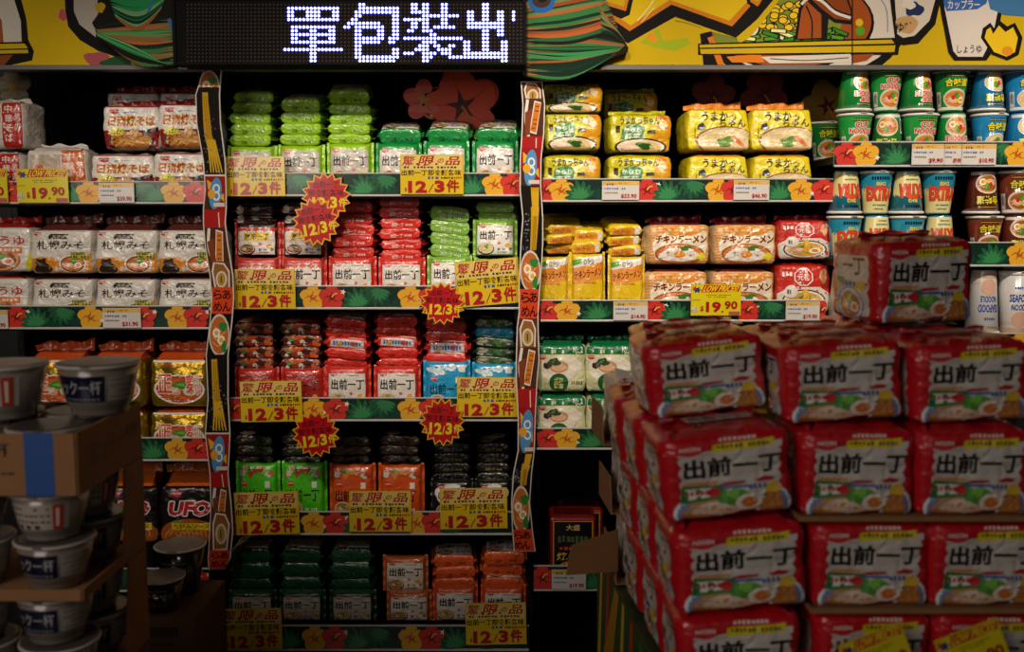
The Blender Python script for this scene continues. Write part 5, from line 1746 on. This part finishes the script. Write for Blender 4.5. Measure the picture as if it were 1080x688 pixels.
DOT = {'單': ['', '1-14', '1-2,6-9,13-14', '1-2,6-9,13-14', '1-14', '', '2-13', '2-3,7-8,12-13', '2-13', '2-3,7-8,12-13', '2-13', '7-8', '0-15', '7-8', '7-8', '7-8'],
       '包': ['4-5', '4-14', '3-14', '3-4,13-14', '2-3,13-14', '1-9,13-14', '0-1,3-10,13-14', '3-4,9-10,13-14', '3-4,9-10,13-14', '3-10,12-14', '3-9,12-13', '3-4', '3-4,13-14', '3-4,13-14', '3-14', '4-13'],
       '裝': ['2-3,5-6,10-11', '2-3,5-6,10-11', '2-6,10-11', '5-14', '0-6,10-11', '2-3,5-6,10-11', '2-3,5-6,8-13', '1-2,5-7', '7-8', '0-15', '5-8', '4-6,8-9,12-13', '3-6,9-12', '0-2,5-8,10-12', '5-7,12-15', '5-6'],
       '出': ['5-6', '5-6', '1-2,5-6,9-10', '1-2,5-6,9-10', '1-2,5-6,9-10', '1-10', '1-10', '5-6,9-10', '5-6,9-10', '5-6', '0-1,5-6,10-11', '0-1,5-6,10-11', '0-1,5-6,10-11', '0-11', '0-11', '10-11'],
       "'": ['', '', '0-0', '0-0', '0-0'] + [''] * 11}
lit = {}
for ch, c0 in (('單', 26), ('包', 42), ('裝', 58), ('出', 74), ("'", 87)):
    for rr, spec in enumerate(DOT[ch]):
        for part in spec.split(',') if spec else []:
            a, b = part.split('-')
            for c in range(int(a), int(b) + 1): lit[(c0 + c, rr)] = ch


def disc(bm, x, z, r, y, n=8, mi=0):
    c = [bm.verts.new((x + r * math.cos(2 * PI * k / n), y, z + r * math.sin(2 * PI * k / n))) for k in range(n)]
    f = bm.faces.new(c)
    f.material_index = mi
    b = [bm.verts.new((v.co.x, .0005, v.co.z)) for v in c]
    for k in range(n): bm.faces.new((c[k], b[k], b[(k + 1) % n], c[(k + 1) % n])).material_index = mi


EW = emit('lit_led_core', '#e8ecff', 2.6)
EB = emit('lit_led_rim', '#2838e0', 1.2)  # blue glow around each lit dot, put in as an emissive ring
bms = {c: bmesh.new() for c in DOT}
un = bmesh.new()
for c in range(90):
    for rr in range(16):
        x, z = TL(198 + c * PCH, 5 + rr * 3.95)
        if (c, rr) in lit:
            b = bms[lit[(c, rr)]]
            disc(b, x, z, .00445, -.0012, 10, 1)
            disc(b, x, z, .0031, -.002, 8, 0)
        else:
            disc(un, x, z, .0024, -.001, 6)
o = link('unlit_leds', mesh('unlit_leds', un, [mat('#3a302c', 'matte')], False), led)
o['kind'] = 'stuff'
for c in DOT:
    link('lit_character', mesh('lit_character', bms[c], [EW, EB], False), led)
# ---- foreground pile of red multipacks ------------------------------------
CB = mat('#94683f', 'board')
CB2 = mat('#6e4c30', 'board')
PSI = math.radians(4)
DV = Vector((-math.sin(PSI), math.cos(PSI), 0))
YF = 1.5
ZL = [at(760, 356, 1.56)[1]] + [at(760, y, YF)[1] for y in (453, 549, 643, 740)]
FRONT = [[(689, 813, 1.58, -6), (833, 958, 1.53, -3), (969, 1092, 1.53, -2)],
         [(705, 841, 1.49, -5), (849, 969, 1.51, 0), (973, 1092, 1.51, 0)],
         [(716, 855, 1.48, -3), (861, 985, 1.5, 0), (986, 1108, 1.5, 0)],
         [(722, 850, 1.48, -2), (866, 985, 1.49, 0), (989, 1108, 1.49, 1)]]
RW = ['top row', 'second row', 'third row', 'bottom row']
CW = ['left column', 'middle column', 'right column']
DW = ['front', 'second from front', 'third from front']
kd = KIND['demae5']
GP = 'red multipacks in the pile in front'
rr_ = random.Random(11)
for r_, row in enumerate(FRONT):
    for c_, (a, b, Y, roll) in enumerate(row):
        X0, _ = at(a, 395 + 100 * r_, Y); X1, _ = at(b, 395 + 100 * r_, Y)
        h = ZL[r_] - ZL[r_ + 1]
        sx = (X1 - X0) / kd['W'] * .995
        base = Vector(((X0 + X1) / 2, Y, ZL[r_ + 1] + .0045 + .3 * (X1 - X0) * math.sin(math.radians(abs(roll)))))  + DV * (kd['T'] / 2 + .004)
        for j in range(3):
            if j and c_ and r_: continue
            if r_ == 0 and j == 2 and c_ < 2: continue
            p = base + DV * (j * kd['T'] * 1.06) + Vector((.02 * j * (r_ == 0), 0, 0)) + Vector((rr_.uniform(-.006, .006) * (j > 0), 0, 0))
            rl = roll if j == 0 else roll * .5 + rr_.uniform(-2, 2)
            lab = f'red multipack with white front, {CW[c_]}, {RW[r_]} of the pile' if (c_ and r_) else f'red multipack, {DW[j]} of {CW[c_]}, {RW[r_]} of the pile'
            inst('demae5', 'noodle_multipack', lab, 'noodle multipack', GP, p, (0, math.radians(rl), (PSI if not (c_ and r_) else PSI * .4) + math.radians(rr_.uniform(-2, 2) * (0 if c_ and r_ else 1))), (sx, 1, (h - .01 - .3 * (X1 - X0) * math.sin(math.radians(abs(roll)))) / kd['H'] * (.95 if j and r_ == 0 else 1)))
X0, _ = at(921, 300, 1.76); X1, _ = at(1031, 300, 1.76)
inst('demae5', 'noodle_multipack', 'single red multipack standing on top of the pile', 'noodle multipack', GP, ((X0 + X1) / 2 - .01, 1.76 + .09, ZL[0] + .004), (0, math.radians(-1), math.radians(11)), ((X1 - X0) / kd['W'], 1, .98))

# trays of the right two columns
def tray(name, label, group, loc, w, d, lip, sideh, yaw, back=.09, left=True, m=CB, cat='cardboard tray', flap=0):
    o = link(name, None, None, loc, (0, 0, yaw))
    tag(o, label, cat, group)
    link('tray_bottom', boxmesh('tray_bottom', (-w / 2, w / 2, 0, d, 0, .003), m, .0005), o)
    if lip: link('front_lip', boxmesh('front_lip', (-w / 2, w / 2, -.003, 0, 0, lip), m, .0006), o)
    for s in (-1, 1):
        if s == -1 and not left: continue
        bm = bmesh.new()
        xs_ = s * w / 2
        pts = [(0, 0), (d, 0), (d, sideh), (d - back, sideh), (d - back - .015, lip or .012), (0, lip or .012)]
        vs = [[bm.verts.new((xs_ + q * .003 * s, y, z)) for y, z in pts] for q in (0, 1)]
        f0 = bm.faces.new(vs[0]); f1 = bm.faces.new(vs[1][::-1])
        n = len(pts)
        for i in range(n): bm.faces.new((vs[0][i], vs[1][i], vs[1][(i + 1) % n], vs[0][(i + 1) % n]))
        bmesh.ops.recalc_face_normals(bm, faces=bm.faces)
        link('side_panel', mesh('side_panel', bm, [m], False), o)
    if flap:
        bm = bmesh.new()
        slab(bm, [(0, 0), (flap, .01), (flap * .9, .07), (.0, .09)], 0, .003)
        link('loose_flap', mesh('loose_flap', bm, [m], False), o, (-w / 2, .0, .03), (0, 0, math.radians(200)))
    return o


for r_ in (1, 2, 3):
    X0, _ = at(FRONT[r_][1][0] - 6, 395 + 100 * r_, FRONT[r_][1][2]); X1, _ = at(1110, 395 + 100 * r_, FRONT[r_][1][2])
    Yt = FRONT[r_][1][2] - .004
    tray('cardboard_tray', f'brown cardboard tray under red multipacks, {["", "upper", "middle", "lower"][r_]} one of the right columns', 'cardboard trays of the pile', ((X0 + X1) / 2, Yt - .012, ZL[r_ + 1] + .0003), X1 - X0, .2, .008, .012, 0, back=.1)
X0 = at(850, 600, 1.72)[0]
core = link('cardboard_carton', boxmesh('cardboard_carton', (X0, X0 + .36, 1.715, 2.08, ZL[4], ZL[1] + .001), CB2, .002), None)
tag(core, 'closed brown carton inside the pile behind the front multipacks', 'carton')

kw = KIND['white5']
for r_ in (1, 2, 3):
    a, b, Y, _q = FRONT[r_][0]
    X0, _ = at(a, 395 + 100 * r_, Y)
    p = Vector((X0 + .088, Y, ZL[r_ + 1] + .006)) + DV * (kd['T'] * 3.24 + .07)
    inst('white5', 'noodle_multipack', f'clear white noodle bag in a tray, {["", "upper", "middle", "lower"][r_]} one at the back of the pile', 'noodle multipack', 'white bags at the back of the pile', p, (0, 0, PSI), (1, 1, .9))
    tray('cardboard_tray', f'open brown cardboard tray around a white bag, {["", "upper", "middle", "lower"][r_]} one', 'cardboard trays at the back of the pile', p + Vector((0, -.075, -.005)), .19, .16, 0, .075, PSI, back=.14, flap=.12 if r_ == 3 else .0)

# printed stand under the pile
w_, d_ = .62, .82
st = link('display_stand', None, None, (at(722, 700, 1.47)[0] + .30, 1.46, 0), (0, 0, PSI))
tag(st, 'cardboard display stand with green and yellow print under the red pile', 'display stand')
link('stand_box', boxmesh('stand_box', (-w_ / 2, w_ / 2, 0, d_, 0, ZL[4] - .004), mat('#2c3a1a', 'paper'), .002), st)
g_ = Grid([0, d_ / 2, d_], [0, .4, .8], lambda a, b: (-w_ / 2, d_ - a, b))
A = Art(0, 0, d_, ZL[4], kind='paper')
A.rect(.01, .01, .99, .99, '#1f4a22')
for k in range(9): A.poly([(k * .11, .45), (k * .11 + .07, .99), (k * .11 + .1, .99), (k * .11 + .05, .4)], ['#c9a81c', '#b8321f', '#2f6a2c'][k % 3])
A.poly([(.0, .1), (.0, .5), (.3, .99), (.36, .99), (.1, .3)], '#a8781c'); A.blob(.6, .4, .1, .1, '#b8321f', 3)
link('side_print', A.build('side_print', g_), st)

# ---- foreground trays of noodle bowls -------------------------------------
XRt = at(80, 490, 1.5)[0]
DB = .265
Wt = .47
zt = [at(40, y, 1.5)[1] for y in (457, 523, 634, 746)]
k = KIND['bowldark']
GB = 'noodle bowls on the cardboard trays'


def bowl(key, x, y, z, label, s=.9, turn=0, h=1):
    inst(key, 'noodle_bowl', label, 'noodle bowl', GB, (x, y, z), (0, 0, math.radians(turn)), (s, s, h))


t1 = link('cardboard_tray', None, None, (XRt - Wt / 2, 1.5, zt[1]))
tag(t1, 'brown cardboard tray with blue band holding lidded bowls, topmost at left', 'cardboard tray')
hh = zt[0] - zt[1]
link('tray_bottom', boxmesh('tray_bottom', (-Wt / 2, Wt / 2, 0, DB, 0, .003), CB, .0005), t1)
link('front_panel', boxmesh('front_panel', (-Wt / 2, Wt / 2, -.003, 0, 0, hh), CB, .0006), t1)
link('back_panel', boxmesh('back_panel', (-Wt / 2, Wt / 2, DB, DB + .003, 0, hh), CB, .0006), t1)
for s in (-1, 1): link('side_panel', boxmesh('side_panel', (s * Wt / 2 - .003, s * Wt / 2 + .003, 0, DB, 0, hh), CB, .0006), t1)
sc_ = (at(80, 490, 1.5)[0] - at(0, 490, 1.5)[0]) / 80
A = Art(kind='paper', tf=lambda x, y: (Wt / 2 + (x - 80) * sc_, hh - (y - 457) * hh / 66))
A.rect(27, 456, 58, 523, '#1f4d92')
A.text('杯', 4, 474, 15, -15, '#241810', .02); A.fine(9, 499, 14, 3, '#2a2440', 3, 4)
link('printed_band', A.build('printed_band', yflat=-.003), t1)
g_ = Grid([0, DB], [0, hh], lambda a, b: (Wt / 2 + .003, a, b))
A = Art(0, 0, DB, hh, kind='paper')
A.text('麺ニュータッチ', .42, .55, .5, .42, '#4a3420', .0); A.fine(.82, .6, .2, .2, '#4a3420', 3, 5)
link('printed_side', A.build('printed_side', g_), t1)
cs = [(XRt - .075, 1.573), (XRt - .075, 1.7), (XRt - .207, 1.573), (XRt - .207, 1.7), (XRt - .338, 1.573), (XRt - .338, 1.7)]
WN = ['front right', 'back right', 'front middle', 'back middle', 'front left', 'back left']
for i, (x, y) in enumerate(cs): bowl('bowldark', x, y, zt[1] + .004, f'lidded noodle bowl inside the blue banded tray, {WN[i]} one', .84, turn=10, h=1.2)
ztop = zt[1] + .004 + k['H'] * 1.2
xx = at(93, 410, 1.62)[0]
bowl('bowldark', xx, 1.665, ztop + .001, 'noodle bowl with dark blue label standing on top of the blue banded tray', .92, 4, 1.12)
bowl('bowllight', at(-4, 410, 1.6)[0], 1.63, ztop + .001, 'noodle bowl with pale label on top of the tray, cut by left edge', .92, -6, 1.15)
for ti in (1, 2):
    z1_, z0_ = zt[ti], zt[ti + 1]
    nm = ['', 'upper', 'lower'][ti]
    tray('cardboard_tray', f'open cardboard tray of stacked bowls below the blue banded tray, {nm} one', 'open trays of bowls', (XRt - Wt / 2, 1.5, z0_ + .0005), Wt, DB, .018, z1_ - z0_ - .002, 0, back=.085)
    hb = (z1_ - z0_ - .008) / 2
    for lv in range(2):
        for i, (x, y) in enumerate([(XRt - .07, 1.57), (XRt - .07, 1.7), (XRt - .202, 1.57)]):
            bowl('bowllight' if (lv == 1 and ti == 1) else 'bowldark', x - .004 * lv, y, z0_ + .005 + lv * hb, f'noodle bowl, {["front right", "back right", "front middle"][i]}, {["bottom", "top"][lv]} layer of the {nm} open tray', .84, [0, 25, 5][i], hb / k['H'] * .985)
ct = link('cardboard_carton', boxmesh('cardboard_carton', (XRt - Wt, XRt + .002, 1.5, 1.5 + DB, 0, zt[3]), CB2, .003), None)
tag(ct, 'closed brown carton under the bowl trays', 'carton')

# ---- black cups on a carton at the left -----------------------------------
Zc = at(180, 651, 2.2)[1]
Xc0, Xc1 = at(128, 651, 2.2)[0], at(206, 651, 2.2)[0]
c2 = link('cardboard_carton', boxmesh('cardboard_carton', (Xc0, Xc1, 2.2, 2.44, 0, Zc), CB2, .003), None)
tag(c2, 'dark brown carton carrying the black cups beside the bowl trays', 'carton')
A = Art(tf=lambda x, y: (at(x, y, 2.2)[0], at(x, y, 2.2)[1]), kind='paper')
A.rect(158, 662, 188, 672, '#3a2a1c'); A.fine(172, 680, 26, 5, '#3a2a1c', 3, 6)
link('carton_print', A.build('carton_print', yflat=2.2), c2)
kb = KIND['cupblack']
for (a, b, yt, Y, lb) in [(163, 217, 573, 2.36, 'tall black noodle cup with pale lid at the back of the carton'), (146, 195, 607, 2.25, 'black noodle cup with pale lid in front on the carton')]:
    xa_, za_ = at(a, yt, Y); xb_, _ = at(b, yt, Y)
    inst('cupblack', 'noodle_cup', lb, 'noodle cup', 'black noodle cups on a carton', ((xa_ + xb_) / 2, Y, Zc + .0005), (0, 0, 0), ((xb_ - xa_) / kb['W'], (xb_ - xa_) / kb['W'], (za_ - Zc) / kb['H']))
for i, (a, yt, nm_) in enumerate([(925, 681, 'middle'), (1026, 676, 'right')]):
    card('low_price_sign', f'yellow low price sign tilted against the bottom row, {nm_} column', 'price sign', 'low price signs on the pile', a - 34, a + 34, yt - 14, yt + 36, d_low, 1.445, -22, key='low')

# ---- light ----------------------------------------------------------------
def spot(name, loc, aim, power, angle, blend=.6, col=(1, .86, .7), size=.06):
    l = bpy.data.lights.new(name, 'SPOT')
    l.energy = power; l.spot_size = math.radians(angle); l.spot_blend = blend; l.color = col; l.shadow_soft_size = size
    o = link(name, l, None, loc)
    o.rotation_euler = (Vector(aim) - Vector(loc)).to_track_quat('-Z', 'Y').to_euler()
    return o


for x_, p_, z_ in ((-1.35, 28, 1.45), (-.7, 42, 1.5), (-.1, 78, 1.6), (.4, 70, 1.6), (.95, 70, 1.62), (1.5, 62, 1.62)):
    spot('track_spot', (x_, 1.2, 2.45), (x_, 2.6, z_), p_, 52, .9, size=.04)
al = bpy.data.lights.new('fill_light', 'AREA')  # unseen soft fill, added to brighten the pile's front and left sides
al.energy = 27; al.size = 1.6; al.color = (1, .88, .78)
ao = link('fill_light', al, None, (-1.7, -.8, 2.4))
ao.rotation_euler = (Vector((.4, 1.5, 1.0)) - Vector((-1.7, -.8, 2.4))).to_track_quat('-Z', 'Y').to_euler()
w = bpy.data.worlds.new('World')
scene.world = w
w.use_nodes = True
w.node_tree.nodes['Background'].inputs[0].default_value = (1, .86, .74, 1)
w.node_tree.nodes['Background'].inputs[1].default_value = .11

# ---- camera ---------------------------------------------------------------
cam = bpy.data.cameras.new('camera')
cam.lens = 35; cam.sensor_width = 36; cam.clip_start = .05
cam.dof.use_dof = True
cam.dof.focus_distance = 2.62
cam.dof.aperture_fstop = 2.8
co = link('camera', cam, None, (0, 0, CAMZ), (PI / 2 - TH, 0, 0))
scene.camera = co
scene.view_settings.view_transform = 'Standard'
scene.view_settings.look = 'None'
scene.view_settings.gamma = 1
scene.view_settings.exposure = 0
scene.view_settings.use_curve_mapping = False
